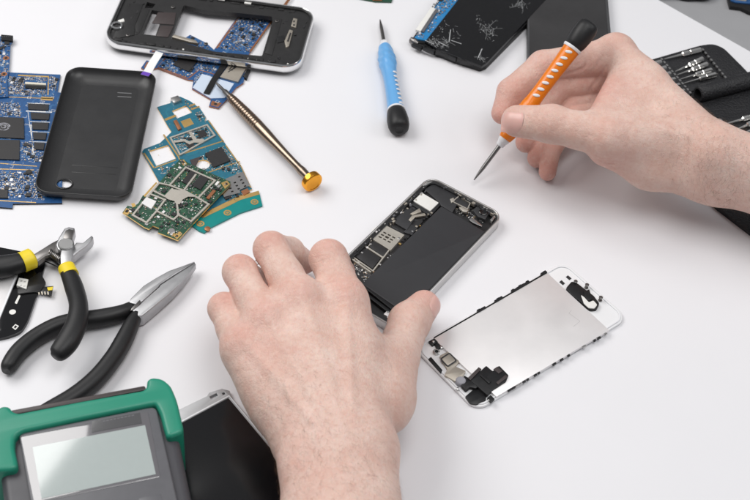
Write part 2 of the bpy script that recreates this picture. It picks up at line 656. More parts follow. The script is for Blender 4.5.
# ---------------------------------------------------------------- large blue board, left edge of the frame
def build_blue_board():
    fr = Fr((0, 122), (52, 126.5), 1.4, 0.2)
    # measured outline, carried on past the left edge of the frame
    px = [(-95, 64), (14, 72.5), (60.5, 74.5), (57, 92), (66, 93), (50, 203), (75, 202.6), (74, 205.5), (70, 204), (13, 203.5), (12, 208.5), (-90, 202)]
    px = [(-95, 64), (14, 72.5), (60.5, 74.5), (57.5, 92), (63, 93), (62, 203), (13, 203.6), (12.2, 208), (-90, 200)]
    poly = fr.poly(px)
    t = thing('circuit_board', fr, 'large blue circuit board with big black chips, under the black phone cover', 'circuit board', 'loose circuit boards')
    mb = MB()
    mb.prism(poly, 0, 1.2, 0, side=4)
    z = 1.2
    traces(mb, poly, z, 170, 3, 1)
    G = lambda a, b, w, m=2: mb.strip(fr.l(*a), fr.l(*b), w, z + .06, m)
    G((18, 75.2), (48, 76.6), 1.5); G((48.5, 75.8), (48, 95), .8); G((0, 96.6), (54, 98.6), .8)
    G((41, 98.2), (53, 99), 3.6); G((0, 163.3), (37, 166.3), .7); G((0, 169), (34, 170), .8); G((0, 200.6), (36, 202.6), .7)
    W_ = lambda a, b, w=.45, m=3: mb.strip(fr.l(*a), fr.l(*b), w, z + .075, m)
    W_((27, 103), (50, 104)); W_((31, 124), (33, 155)); W_((28, 112), (34, 155), .35)
    for yy in (121.5, 131.5, 141.5): W_((29, yy), (50, yy + .8), .5)
    W_((26, 111), (52, 112.2), 1.1)
    silk(mb, poly, z, 190, 77, 3)
    mb.build('board', [M['blue_mask'], M['blue_trace'], M['gold'], M['white_part'], M['black_plastic']], t)
    ch = [[(0 - 26, 117), (24, 118.8), (24.5, 139.6), (-26, 137)], [(-26, 140), (20, 141), (19.6, 160.8), (-26, 159)],
          [(28, 104.2), (49, 105.2), (48.5, 111), (28.3, 110)], [(30.5, 113), (50, 114), (49, 120.6), (31.5, 119.8)], [(32, 123), (49, 123.6), (48, 130.6), (32.6, 130)],
          [(33, 133), (47, 133.7), (45.7, 140.5), (33.6, 140)], [(34, 143), (45, 143.6), (43.7, 150.6), (34.5, 150)]]
    chips = []
    for i, c in enumerate(ch):
        chips.append(chip_px(t, fr, c, z, 1.1 if i < 2 else .9))
    # pale swirled print worn onto the first chip
    R = random.Random(5)
    em = MB()
    cx, cy = fr.l(3.5, 128)
    for k in range(26):
        a0 = R.uniform(0, 6.3); rr_ = R.uniform(.6, 4.0)
        pts = [(cx + rr_ * 1.15 * math.cos(a0 + q * .28), cy + rr_ * math.sin(a0 + q * .28)) for q in range(R.randint(3, 8))]
        for a, b in zip(pts, pts[1:]): em.strip(a, b, R.uniform(.25, .5), z + 1.115 + k * .0004, 0)
    em.build('chip_print', [M['light_grey']], chips[0])
    cn = MB()
    cn.prism(fr.poly([(25, 81.5), (46, 82.8), (46, 84.6), (25, 83.6)], 3), z, z + 1.5, 0, bev=.15, seg=1)
    cn.prism(fr.poly([(25, 84.3), (46, 85.4), (45.6, 88), (25, 87)], 3), z, z + 1.0, 1, bev=.1, seg=1)
    cn.build('ribbon_connector', [M['cream'], M['black_plastic']], t)
    sm = MB()
    ex = [fr.poly(c) for c in ch] + [fr.poly([(24, 80), (47, 81), (47, 89), (24, 88)]), fr.poly([(0, 96), (54, 97), (54, 101), (0, 99)])]
    occ = []
    A = lambda q, n, s, **k: scatter(sm, fr.poly(q), z, n, s, ex, occ=occ, **k)
    A([(9, 76), (48, 78), (47, 96), (8, 95)], 200, 1)
    A([(49, 76), (59, 77), (57, 91), (48.5, 90)], 40, 2)
    A([(-20, 101), (21, 102.5), (22, 117), (-20, 115)], 170, 3, big=.9)
    A([(21, 141), (28, 141), (44, 152), (44, 163), (20, 162)], 70, 4, big=.9)
    A([(-20, 171), (40, 171), (50, 199), (-20, 199)], 300, 5)
    sm.build('surface_components', PARTM, t)['kind'] = 'stuff'
    # a few bigger things on the lower part
    o = MB().lathe((*fr.l(29, 173), z), (0, 0, 1), [(0, 2.1), (1.2, 2.1), (1.2, 1.6), (1.4, 1.5)], 0, mats=[0, 1, 1]).build('inductor', [M['chip_brown'], M['chip']], t)
    chip_px(t, fr, [(-6, 190), (8, 190.4), (8, 199), (-6, 198.6)], z, 1.0)
    c3 = MB()
    for (x, y) in ((8, 184), (13, 184.4), (9.5, 189), (14, 189)): c3.lathe((*fr.l(x, y), z), (0, 0, 1), [(0, 1.3), (.5, 1.3), (.6, 1.0)], 0)
    c3.build_each('test_pad', [M['solder']], t)
    # board in a corner of dark plastic showing below the cover
    return t


def build_strip_board():
    fr = Fr((7, 36), (0, 97), 2.6, 1.6)
    fr2 = fr
    poly = fr.poly([(0, 36), (13, 37), (12.8, 41), (10.5, 44), (9, 70), (7, 80), (8.5, 96.5), (-8, 97.5), (-6, 60)])
    t = thing('circuit_board', fr, 'narrow blue strip of circuit board with copper ringed holes, leaning on the large blue board', 'circuit board', 'loose circuit boards')
    mb = MB().prism(poly, 0, 1.0, 0, side=0)
    traces(mb, poly, 1.0, 30, 8, 1)
    silk(mb, poly, 1.0, 30, 78, 4)
    for (x, y) in ((6, 58), (4, 74)):
        cx, cy = fr.l(x, y)
        mb.disc(cx, cy, 2.3, 1.06, 2, 20); mb.disc(cx, cy, 1.1, 1.075, 3, 16)
    mb.build('board', [M['blue_mask'], M['blue_trace'], M['copper'], M['black_plastic'], M['white_part']], t)
    c = MB().prism(fr.poly([(1, 34.5), (13, 35.5), (13, 41), (1, 40)], 4), 1.0, 2.6, 0, bev=.15, seg=1)
    for k in range(5):
        x, y = fr.l(2.5 + k * 2.1, 36.8, 4)
        c.box(x - .3, x + .3, y - .3, y + .3, 2.55, 2.7, 1)
    c.build('socket', [M['black_plastic'], M['mid_grey']], t)
    sm = MB()
    ex = [[(fr.l(x, y)[0] + 3 * math.cos(a), fr.l(x, y)[1] + 3 * math.sin(a)) for a in (0, .8, 1.6, 2.4, 3.1, 3.9, 4.7, 5.5)] for x, y in ((6, 58), (4, 74))]
    scatter(sm, poly, 1.0, 90, 11, ex)
    sm.build('surface_components', PARTM, t)['kind'] = 'stuff'
    return t


# ---------------------------------------------------------------- teal board
def build_teal_board():
    fr = Fr((157, 107), (203, 232), 1.0, 0.0)
    px = [(157, 107), (170.5, 103), (171, 99.5), (180, 96.5), (190, 101), (199.5, 108), (202.5, 112), (206, 117.5), (204.5, 121), (208.5, 120), (224, 142), (241, 165.5), (252, 189), (243, 193.6), (216, 207), (196, 217), (160, 184), (142, 152), (144, 149), (160, 143), (171.5, 132), (167, 125)]
    poly = fr.poly(px)
    h1 = fr.poly([(172, 111), (186, 105.5), (192, 112.5), (177, 118.5)])
    h2 = fr.poly([(149, 151), (168, 145), (176, 158.5), (156, 166)])
    hc = fr.l(203, 164.5)
    h3 = [(hc[0] + 4.6 * math.cos(a * PI / 10), hc[1] + 4.6 * math.sin(a * PI / 10)) for a in range(20)]
    t = thing('circuit_board', fr, 'teal circuit board with square cutouts, partly under the small green board', 'circuit board', 'loose circuit boards')
    H = 1.1
    mb = MB().prism(poly, 0, H, 0, holes=[h1, h2, h3], side=2)
    traces(mb, poly, H, 90, 21, 1, excl=[h1, h2, h3], ang=fr.ang * 0 + .1)
    G = lambda a, b, w, m=2: mb.strip(fr.l(*a), fr.l(*b), w, H + .05, m)
    G((165, 120), (176, 115.5), 2.2); G((189, 106.5), (195, 104), 1.6); G((191, 109.5), (199.5, 106.5), 1.6); G((208.5, 120.5), (224, 142.5), .8)
    G((163.5, 134.5), (178, 156), 1.1); G((178, 155.5), (223.5, 141), 1.0); G((225.5, 145), (240.5, 166), .9); G((144, 153), (154, 168), 1.1); G((154, 168), (176, 160), 1.0)
    G((178, 156), (184, 170), .8); G((240.5, 165.5), (251, 188), .7); G((207, 173), (240, 161.5), .9)
    mb.sheet(fr.poly([(180.5, 121.5), (190, 118), (194, 124), (184.5, 128)]), H + .06, 2)
    mb.build('board', [M['teal_mask'], M['teal_trace'], M['gold']], t)
    # micro usb socket
    u = MB().prism(fr.poly([(170.5, 98), (178, 95.4), (181.5, 99.8), (174, 103)], 3), .3, 3.4, 0, bev=.4)
    u.build('usb_socket', [M['steel']], t)
    u = MB().prism(fr.poly([(173.4, 121), (176.8, 120), (181.6, 128.5), (178.2, 130)], 2), H, H + 1.3, 0, bev=.1)
    u.build('connector', [M['copper']], t)
    # shield frame with its bridge
    sh = MB()
    q = [(170.2, 137.2), (206.5, 124.4), (214.6, 134.3), (179.6, 153.6)]
    q = [(170.4, 137.4), (207, 124.6), (214.6, 135), (180.2, 154.4)]
    bars(sh, fr.poly(q, 2), 1.2, H, H + 1.0)
    sh.prism(fr.poly([(173.5, 141), (184, 139.2), (190, 141.6), (193, 140), (188.6, 132.4), (191, 131.6), (196.6, 139), (203.5, 139), (205, 141.2), (199, 142.8), (194, 142.6), (189.5, 144.6), (184, 141.4), (174.6, 142.8)], 2), H + .75, H + 1.08, 0)
    sh.build('shield_frame', [M['shield']], t)
    chip_px(t, fr, [(196.5, 132.6), (204, 130), (208, 135.6), (200.4, 138.4)], H, .8)
    chip_px(t, fr, [(185.5, 144.5), (192, 142), (195.4, 146.6), (189, 149.2)], H, .8)
    chip_px(t, fr, [(205, 154.5), (221.5, 148), (230.5, 161.5), (213.6, 168.4)], H, 1.2)
    chip_px(t, fr, [(190, 160.5), (203, 156.5), (199, 160), (196, 166), (197, 170), (193, 168)], H, .7, 'chip_brown')
    # perforated grey shield of the card slot
    s2 = MB()
    pl = fr.poly([(219, 182), (243, 172), (250, 185.6), (239.5, 190.5), (240.2, 193), (224, 197.5)], 2)
    holes = []
    for i in range(3):
        for j in range(4):
            x = 226.5 + i * 6.4 + j * 1.9; y = 182.6 - i * 2.7 + j * 3.1
            if i == 1 and j == 0: continue
            holes.append(fr.poly([(x - 1.4, y - .1), (x + .8, y - .9), (x + 1.5, y + .3), (x - .7, y + 1.1)], 2))
    s2.prism(pl, H, H + 1.4, 0, holes=holes)
    s2.prism(inset(pl if area2(pl) > 0 else pl[::-1], .5), H, H + .2, 1)
    s2.build('card_shield', [M['steel'], M['chip']], t)
    chip_px(t, fr, [(241, 192), (247.5, 189), (250, 192.6), (243.5, 196)], H, .8, 'copper', 'connector')
    chip_px(t, fr, [(223.5, 197.3), (229.5, 195), (231.5, 198.2), (225.5, 200.6)], H, 1.0)
    # gold band and sea-green aerial strip
    a = MB()
    ap = fr.poly([(201, 216.5), (222, 207), (259, 191.5), (262.5, 205.8), (240, 213), (209, 228.5), (204.5, 233.2), (199, 231), (193, 226.5), (194, 221)])
    a.prism(ap, -.0, H + .12, 0, side=0)
    gb = fr.poly([(208, 211.5), (226, 202.5), (243, 195.4), (258.6, 190.9), (259.8, 194.6), (241, 200), (229, 206), (203, 218.2), (198, 216)])
    a.sheet(gb, H + .19, 1)
    for (x, y) in ((200.5, 224), (227.5, 213), (254.5, 202.2)):
        c = fr.l(x, y)
        a.disc(c[0], c[1], 2.6, H + .21, 1, 22, r2=1.5); a.disc(c[0], c[1], 1.0, H + .22, 1, 14)
    c = fr.l(207.5, 229.5)
    a.lathe((c[0], c[1], H), (0, 0, 1), [(0, 1.9), (.9, 1.9), (1.1, 1.5)], 2)
    a.build('aerial_strip', [M['sea_mask'], M['gold'], M['copper']], t)
    sm = MB()
    ex = [h1, h2, h3] + [fr.poly(e) for e in ([(205, 154.5), (221.5, 148), (230.5, 161.5), (213.6, 168.4)], [(180.5, 121.5), (190, 118), (194, 124), (184.5, 128)], [(219, 182), (243, 172), (250, 185.6), (240, 192), (224, 197.5)], [(196.5, 132.6), (204, 130), (208, 135.6), (200.4, 138.4)])]
    occ = []
    A = lambda q, n, s, **k: scatter(sm, fr.poly(q), H, n, s, ex, occ=occ, **k)
    A([(172, 138), (206, 126), (213, 135), (181, 153)], 130, 31, big=.85)
    A([(194, 113), (201, 110), (207, 118), (199, 124)], 24, 32)
    A([(205, 152), (226, 146), (245, 186), (236, 175), (214, 170)], 60, 33, big=.8)
    A([(154, 168), (177, 161), (192, 178), (178, 192)], 50, 34, big=1.1)
    A([(146, 150), (163, 143), (166, 144), (148, 152)], 7, 35)
    A([(184, 99), (197, 107), (191, 109), (183, 104)], 8, 36)
    A([(225, 198), (243, 193), (247, 196), (226, 205)], 10, 37)
    A([(223, 144), (240, 166), (250, 187), (243, 190), (231, 168), (216, 149)], 40, 38)
    A([(196, 158), (212, 150), (216, 170), (205, 176), (192, 172)], 34, 39)
    sm.build('surface_components', PARTM, t)['kind'] = 'stuff'
    return t


# ---------------------------------------------------------------- small green board lying on the teal one
def build_green_board():
    zb = 3.0
    fr = Fr((122.5, 213.5), (180, 159.5), 4.0, zb)
    px = [(122.5, 212.5), (127.5, 205.6), (133, 207), (138.5, 203), (143, 195), (147, 197), (156, 186), (180, 159), (182.5, 158.6), (187.5, 162.4), (196, 166.5), (230.5, 181.6), (230, 185), (203, 213), (178, 240.2), (171, 237.5), (158, 232.5), (159, 228), (153, 225.6), (149, 229), (144, 227)]
    poly = fr.poly(px)
    H = 1.0
    t = thing('circuit_board', fr, 'small green circuit board with a pale branching shield frame, on top of the teal board', 'circuit board', 'loose circuit boards')
    mb = MB().prism(poly, 0, H, 0, side=2)
    traces(mb, poly, H, 80, 41, 1)
    for q in ([(123, 213), (126.5, 208), (131, 210.5), (127.5, 215)], [(131, 203.6), (134.4, 203), (136, 206), (132.6, 207.6)], [(180, 160), (184, 159.6), (187, 164), (183, 165.5)], [(221, 183), (227, 180.4), (230, 184), (225, 189)], [(172, 235), (180, 231.5), (182.5, 234), (177, 239.4)], [(143.5, 195.6), (156, 182), (157.3, 183), (145, 197)]):
        mb.sheet(fr.poly(q), H + .05, 2)
    for (x, y) in ((126.5, 211.5), (183.3, 162.3), (226.6, 184), (177, 236)):
        c = fr.l(x, y); mb.disc(c[0], c[1], .9, H + .07, 3, 14)
    mb.build('board', [M['green_mask'], M['green_trace'], M['gold'], M['chip']], t)
    sh = MB()
    E = lambda q, closed=True, w=1.3, dz=0: bars(sh, fr.poly(q, 5.5), w, H, H + 1.2 + dz, closed=closed)
    E([(132.6, 214.4), (153, 189.5), (159, 182.4), (169.5, 184.6), (185.7, 166.7), (215, 179.8), (198, 197.4), (208.4, 203.6), (191, 220.7), (178.5, 214.2), (173.4, 219), (156.6, 210.4), (146.4, 222)])
    E([(153, 190), (165, 196)], False, dz=.05)
    E([(151.5, 194), (165, 199.4)], False, dz=.11)
    E([(165, 199), (156.8, 210.4)], False, dz=.06)
    E([(195.6, 174.2), (184.4, 189)], False, dz=.07)
    E([(169.5, 184.8), (184.8, 190.4), (198, 197.4)], False, dz=.08)
    E([(177, 204), (178.2, 214)], False, dz=.1)
    E([(165, 196), (172, 188.6)], False, dz=.12)
    sh.prism(fr.poly([(171, 188.6), (184.8, 190.6), (196, 196.6), (188, 196.4), (182.5, 199.4), (179.6, 204), (176.2, 204), (174.5, 201), (167.4, 198.8), (164.6, 196.4)], 5.5), H + 1.0, H + 1.42, 0)
    sh.build('shield_frame', [M['shield']], t)
    chip_px(t, fr, [(182, 182.6), (191.5, 170), (197, 172.6), (187.6, 185.4)], H, 1.0)
    chip_px(t, fr, [(192, 186), (201.5, 174.6), (209.6, 178.4), (200.5, 190.6)], H, 1.0)
    chip_px(t, fr, [(141.4, 204.4), (146.6, 198.4), (156.5, 202.4), (151.4, 210.2)], H, 1.3, 'silver', 'module')
    chip_px(t, fr, [(206, 198.8), (213, 190.4), (216, 191.6), (209, 200)], H, .9, 'copper', 'connector')
    chip_px(t, fr, [(214.5, 185.6), (217.6, 182), (219.6, 183), (216.6, 186.6)], H, 1.2, 'white_part', 'module')
    c = fr.l(171.5, 231, 5)
    MB().lathe((c[0], c[1], H), (0, 0, 1), [(0, 2.4), (1.2, 2.4), (1.5, 2.0)], 0).build('coin_part', [M['steel']], t)
    g = MB()
    for k in range(5):
        p = fr.l(183 + k * 3.6, 232 - k * 3.7, 3.5)
        g.box(p[0] - .8, p[0] + .8, p[1] - 1.0, p[1] + .6, -.4, .6, 0, bev=.15)
    g.build_each('edge_contact', [M['gold']], t)
    sm = MB()
    ex = [fr.poly(e) for e in ([(181, 183), (191.5, 169), (198, 172), (187.6, 186.4)], [(191, 186), (201.5, 174), (210.6, 178), (200.5, 191.6)], [(141.4, 204.4), (146.6, 198.4), (156.5, 202.4), (151.4, 210.2)], [(174.5, 188), (187, 190), (186, 195), (181.5, 203.6), (177.5, 203), (166, 197.5)])]
    scatter(sm, inset(poly if area2(poly) > 0 else poly[::-1], .6), H, 420, 43, ex, big=.85)
    sm.build('surface_components', PARTM, t)['kind'] = 'stuff'
    return t


# ---------------------------------------------------------------- main board under the silver phone frame
def build_frame_board():
    fr = Fr((158, 67), (247, 100), 2.0, 0.2)
    px = [(141, 67), (146.5, 59.5), (152, 61), (163, 52), (190, 34), (206, 42), (214, 49), (241, 11), (249, 8), (272, 15), (272, 19.5), (249, 53), (246, 60), (243.5, 82), (236, 87), (226, 99.5), (218.5, 107.5), (209, 105.3), (211, 98.8), (192, 87.8), (193.6, 79.6), (187.6, 78.8), (157.6, 67.2), (145.5, 69.5)]
    poly = fr.poly(px)
    H = 1.2
    t = thing('circuit_board', fr, 'blue circuit board with copper edges, threaded under the silver rimmed phone frame', 'circuit board', 'loose circuit boards')
    mb = MB().prism(poly, 0, H, 0, side=2)
    traces(mb, poly, H, 130, 51, 1)
    silk(mb, poly, H, 90, 79, 4)
    G = lambda a, b, w=.8, m=2: mb.strip(fr.l(*a), fr.l(*b), w, H + .05, m)
    G((216.5, 47.5), (241.5, 13), 1.4); G((250, 51), (271.5, 20.5), 1.4); G((158, 66.6), (188, 77.8), 1.2); G((188.5, 77.5), (199, 69), .9); G((199, 69), (216, 74), .8); G((193.2, 87), (211, 97.6), 1.0); G((157.5, 66), (165, 58), 1.0)
    mb.sheet(fr.poly([(144, 66.6), (147, 61), (150, 62), (146, 68.6)]), H + .05, 2)
    mb.sheet(fr.poly([(212, 100), (222, 102.4), (218, 106.6), (210.4, 104.6)]), H + .05, 2)
    c = fr.l(215.5, 103.3); mb.disc(c[0], c[1], 1.2, H + .07, 3, 16)
    mb.build('board', [M['blue_mask'], M['blue_trace'], M['copper'], M['chip'], M['white_part']], t)
    chip_px(t, fr, [(173, 64.5), (182, 55), (199, 59.6), (188.6, 71.6)], H, 1.0)
    lb = MB().prism(fr.poly([(192.6, 87), (202, 73.4), (234, 83), (224.6, 97.4), (210.5, 97.8)]), H, H + .25, 0)
    lb.build('pale_label', [M['label_blue']], t)
    fx = catmull([fr.l3(227.5, 60, 3.5), fr.l3(222, 68, 3.2), fr.l3(214, 80, 2.8), (*fr.l(206.5, 93.5, 2.4), 2.0)], 6)
    MB().tube(fx, (2.3, .25), 0, seg=10, shape=4).build('flex_strip', [M['flex']], t)
    sd = MB().prism(fr.poly([(220, 76.4), (229.5, 63.6), (247, 66.6), (244, 71), (238, 81.4)], 3), H, H + 1.5, 0, bev=.2, seg=1)
    for (a, b) in (((229, 69.5), (233, 65.5)), ((231.6, 70.4), (235, 66.2)), ((228, 72), (232, 69)), ((234, 68.6), (236.4, 66.4))): sd.strip(fr.l(*a, 3), fr.l(*b, 3), .9, H + 1.53, 1)
    sd.build('card_holder', [M['beige'], M['chip']], t)
    MB().prism(fr.poly([(243, 76), (247.5, 69), (250.6, 70.2), (249, 73), (246.6, 79)], 2), 0, 2.2, 0, bev=.3).build('rubber_end', [M['black_rubber']], t)
    sm = MB()
    ex = [fr.poly(e) for e in ([(172, 64.5), (182, 54), (200, 59.6), (188.6, 72.6)], [(192.6, 87), (202, 72.4), (235, 82), (224.6, 98.4)], [(219, 76.4), (229.5, 62.6), (248, 66), (238, 82)])]
    occ = []
    scatter(sm, fr.poly([(217, 48), (241, 14), (270, 20), (249, 52)]), H, 260, 53, ex, occ=occ, big=.95)
    scatter(sm, fr.poly([(158, 66), (165, 56), (176, 50), (222, 62), (214, 74), (199, 69), (188, 78)]), H, 150, 54, ex, occ=occ, big=.9)
    scatter(sm, fr.poly([(163, 52), (190, 34), (214, 48), (200, 55)]), H, 60, 55, ex, occ=occ)
    scatter(sm, fr.poly([(193, 80), (200, 70), (205, 73), (196, 86)]), H, 8, 56, ex, occ=occ)
    sm.build('surface_components', PARTM, t)['kind'] = 'stuff'
    return t
# ---------------------------------------------------------------- black back cover, hollow side up
def shell_mesh(L0, L1, W0, W1, r, h, lip, hole=None, m=0):
    """a shallow tray with a rounded bowl section: rows of inset outlines"""
    mb = MB()
    out = rr(L0, L1, W0, W1, r, 9)
    n = len(out)
    prof_in = [(0.0, h), (.7, h), (1.1, h - .6), (1.5, h - 1.8), (2.2, h - 3.4), (3.4, h - 4.9), (5.2, h - 6.0), (8.0, h - 6.6), (12, h - 6.85)]
    rows = []
    cx, cy = (L0 + L1) / 2, (W0 + W1) / 2

    def ring(d, z):
        x0, x1, y0, y1 = L0 + d, L1 - d, W0 + d, W1 - d
        return [(p[0], p[1], z) for p in rr(x0, x1, y0, y1, max(r - d, 1.2), 9)][:n]
    return out, ring, prof_in


def build_back_cover():
    fr = Fr((68.5, 69.0), (157, 75.0), 5.0, 0.6)
    a = fr.l(36, 196)
    b = fr.l(130, 203)
    w = fr.l(157.5, 77)[0]
    wid = 65.0
    sc_ = w
    hgt = -fr.l(133, 201)[1]
    t = thing('phone_cover', fr, 'empty black plastic phone back cover lying hollow side up with a camera hole', 'phone cover')
    h = 7.2
    r = 10.0
    x0, x1, y0, y1 = 0.0, w, -hgt, 0.0
    # mesh: outer wall, lip, bowl, floor with the two openings
    bm = MB()

    def ring(d, z):
        return [(p[0], p[1], z) for p in rr(x0 + d, x1 - d, y0 + d, y1 - d, max(r - d * .5, 1.5), 9)]
    prof = [(7.0, 0.0), (3.2, .5), (1.3, 2.0), (.35, 4.2), (0, h - .3), (.12, h), (.55, h + .05), (.85, h - .3), (1.3, h - 1.3), (2.1, h - 2.5), (3.3, h - 3.7), (5.0, h - 4.75), (7.2, h - 5.5), (9.6, h - 5.9), (11.5, h - 6.05)]
    rows = [ring(d, z) for d, z in prof]
    n = len(rows[0])
    V = [p for rw in rows for p in rw]
    F = []
    for i in range(len(rows) - 1):
        for k in range(n):
            j = (k + 1) % n
            F.append([i * n + k, i * n + j, (i + 1) * n + j, (i + 1) * n + k])
    bm.add(V, F)
    # floor plate with camera hole
    inner = [(p[0], p[1]) for p in rows[-1]]
    c = fr.l(64.5, 184.3, 1.6)
    hx = fr.l(71.5, 184.3, 1.6)[0] - c[0]
    hole = [(c[0] + (hx + .3) * math.cos(k * PI / 14), c[1] + hx * .92 * math.sin(k * PI / 14)) for k in range(28)]
    tmp = MB().prism(inner, .1, h - 6.05, 0, holes=[hole], bev=0)
    bm.v, base = bm.v, len(bm.v)
    bm.v += tmp.v
    for f in tmp.f: bm.f.append([base + i for i in f]); bm.m.append(0)
    # shallow moulded lines inside
    f0 = h - 6.05
    for (p, q) in (((72, 165), (118, 168)), ((72, 172), (116, 174.6))):
        a_, b_ = fr.l(*p, 1.6), fr.l(*q, 1.6)
        d = Vector((b_[0] - a_[0], b_[1] - a_[1])).normalized(); nn = Vector((-d.y, d.x)) * .35
        A, B = Vector(a_), Vector(b_)
        bm.prism([A - nn, B - nn, B + nn, A + nn], f0 - .05, f0 + .07, 0, bev=.06)
    bm.build('shell', [M['cover_plastic']], t, ang=40)
    s = MB()
    for dy in (0, 3.8):
        a_, b_ = fr.l(117.5, 92.8 + dy, 1.6), fr.l(131.5, 93.6 + dy, 1.6)
        s.strip(a_, b_, .75, f0 + .06, 0)
    s.build('slot', [M['etch']], t)
    rg = MB()
    hole2 = [(c[0] + (hx + 1.2) * math.cos(k * PI / 14), c[1] + (hx * .92 + .9) * math.sin(k * PI / 14)) for k in range(28)]
    rg.prism(hole2, f0 - .2, f0 + .7, 0, holes=[hole], bev=.25)
    rg.build('camera_ring', [M['black_satin']], t)
    return t


# ---------------------------------------------------------------- silver rimmed phone frame (top)
def build_phone_frame():
    zb = 2.2
    fr = Fr((101.5, 39.5), (291, 66), zb + 8.5, zb)
    Lx = fr.l(301.5, 62, zb + 8.5)[0]
    wy = 70.0
    t = thing('phone_chassis', fr, 'empty black phone chassis with a bright silver rim, lying on the blue board', 'phone frame')
    r = 13.5
    x0, x1, y0, y1 = 0, Lx, -1.0, wy
    out = rr(x0, x1, y0, y1, r, 10)
    P = lambda q, z=zb + 7.5: fr.poly(q, z)
    # windows through the tray
    h_small = P([(144.5, 6.5), (147, 0.5), (155.5, 2.5), (152.5, 6.5)])
    h_left = P([(141.5, 32.5), (152, 8.5), (164, 10.5), (155.5, 34)])
    h_main = round_poly(P([(170.5, 37), (181.5, 9), (184, 3.5), (203, 8.6), (241.5, 11.8), (272, 15), (272.5, 20), (262, 54.5), (214, 50)]), 1.2, 3)
    tray = MB()
    zt = 6.2
    inn = rr(x0 + 1.5, x1 - 1.5, y0 + 1.5, y1 - 1.5, r - 1.5, 10)
    tray.prism(inn, 2.6, zt, 0, holes=[h_small, h_left, h_main])
    # raised relief on the tray
    for (q, z1) in (([(112, 38), (128, 2), (143, 3), (135, 24), (134, 34)], zt + .5), ([(134.5, 24.5), (143.5, 6.5), (150, 7.6), (140.5, 30), (137, 33)], zt + .25), ([(265, 52), (276, 17), (282, 18), (272, 54)], zt + .4)):
        tray.prism(P(q), zt - .1, z1, 0, bev=.15)
    tray.build('tray', [M['frame_black']], t)
    ck = P([(276, 36), (284, 34), (285, 40), (277, 42)])
    MB().prism(round_poly(ck, 1.2), zt, zt + .55, 0, bev=.1).build('home_key_seat', [M['black_satin']], t)
    cb = MB()
    cb.prism(P([(152, 22), (158, 24 - 13), (176, 11.6), (174, 23.6)]), zt, zt + .45, 0, bev=.1)
    cb.prism(P([(156, 35), (160.4, 24.4), (173.5, 25), (168, 36)]), zt, zt + .45, 0, bev=.1)
    cb.build('contact_pads', [M['chip_brown']], t)
    # rim: hoop of bright metal with a domed outer side
    rim = MB()
    prof = [(1.55, 3.0), (1.2, 1.6), (.45, 2.0), (0, 3.8), (0, 6.2), (.35, 7.9), (.9, 8.5), (1.5, 8.3), (1.6, 7.4), (1.6, 5.5)]
    rows = [[(p[0], p[1], z) for p in rr(x0 + d, x1 - d, y0 + d, y1 - d, r - d, 10)] for d, z in prof]
    n = len(rows[0])
    rim.add([p for rw in rows for p in rw], [[i * n + k, i * n + (k + 1) % n, (i + 1) * n + (k + 1) % n, (i + 1) * n + k] for i in range(len(rows) - 1) for k in range(n)])
    rim.build('rim', [M['chrome']], t, ang=60)
    # inner black lip with notches
    lip = MB()
    lip.prism(rr(x0 + 1.6, x1 - 1.6, y0 + 1.6, y1 - 1.6, r - 1.6, 10), zt - .2, zt + 1.3, 0, holes=[rr(x0 + 3.0, x1 - 3.0, y0 + 3.0, y1 - 3.0, r - 3, 10)])
    lip.build('inner_lip', [M['frame_black']], t)
    nt = MB()
    for k, x in enumerate((14, 30, 66, 88, 92, 100, 106, 112)):
        nt.box(x, x + (2.2 if k % 2 else 3.6), 2.2, 3.8, zt + .6, zt + 1.45, 0, bev=.1)
    for k, x in enumerate((46, 70, 90)):
        nt.box(x, x + 5, y1 - 4.4, y1 - 2.6, zt + .6, zt + 1.5, 1, bev=.1)
    nt.build_each('clip', [M['black_rubber'], M['white_part']], t)
    # camera bezel
    c = fr.l(116.8, 25.6, zb + 7.5)
    MB().lathe((c[0], c[1], zt - .1), (0, 0, 1), [(0, 4.3), (1.9, 4.3), (2.3, 4.0), (2.3, 2.9), (1.9, 2.6), (.9, 2.5), (.9, 0)], 0, mats=[0, 0, 0, 0, 1, 1], caps=False).build('camera_bezel', [M['chrome'], M['chip']], t)
    MB().prism(round_poly(P([(117.5, 19.6), (123.6, 17.6), (124.6, 20.4), (119, 21.6)], zb + 8), .6), zt + .4, zt + 1.3, 0, bev=.25).build('flash_window', [M['white_part']], t)
    R = random.Random(23)
    rl = MB()
    x = 8.0
    while x < Lx - 14:
        q = R.uniform(1.5, 6)
        rl.box(x, x + q, 3.2, 3.2 + R.uniform(1.2, 3.4), zt - .4, zt + R.uniform(.3, 1.2), 0, bev=.15)
        if R.random() < .3: rl.box(x + q + .3, x + q + 1.5, 3.3, 4.6, zt - .3, zt + .7, R.choice([1, 2]), bev=.1)
        x += q + R.uniform(.8, 4)
    x = 22.0
    while x < Lx - 16:
        q = R.uniform(2, 7)
        rl.box(x, x + q, y1 - 4.6 - R.uniform(0, 1.6), y1 - 3.2, zt - .4, zt + R.uniform(.3, 1.1), 0, bev=.15)
        x += q + R.uniform(1, 6)
    for k in range(26):
        x, y = R.choice([R.uniform(5, 22), R.uniform(Lx - 24, Lx - 5)]), R.uniform(6, y1 - 6)
        q = R.uniform(.5, 2.2)
        rl.box(x, x + q, y, y + R.uniform(.5, 3), zt, zt + R.uniform(.15, .75), R.choice([0, 0, 0, 0, 3]), bev=.1)
    rl.build('rail_blocks', [M['frame_black'], M['beige'], M['white_part'], M['inner_grey']], t)['kind'] = 'stuff'
    st = MB()
    for (x, y) in ((128, 34), (173, 6), (270, 60), (277, 20), (206, 43)):
        c = fr.l(x, y, zb + 7.5); st.lathe((c[0], c[1], zt - .1), (0, 0, 1), [(0, 1.5), (.9, 1.5), (1.0, 1.2), (1.0, .6), (.5, .5), (.5, 0)], 0, seg=14)
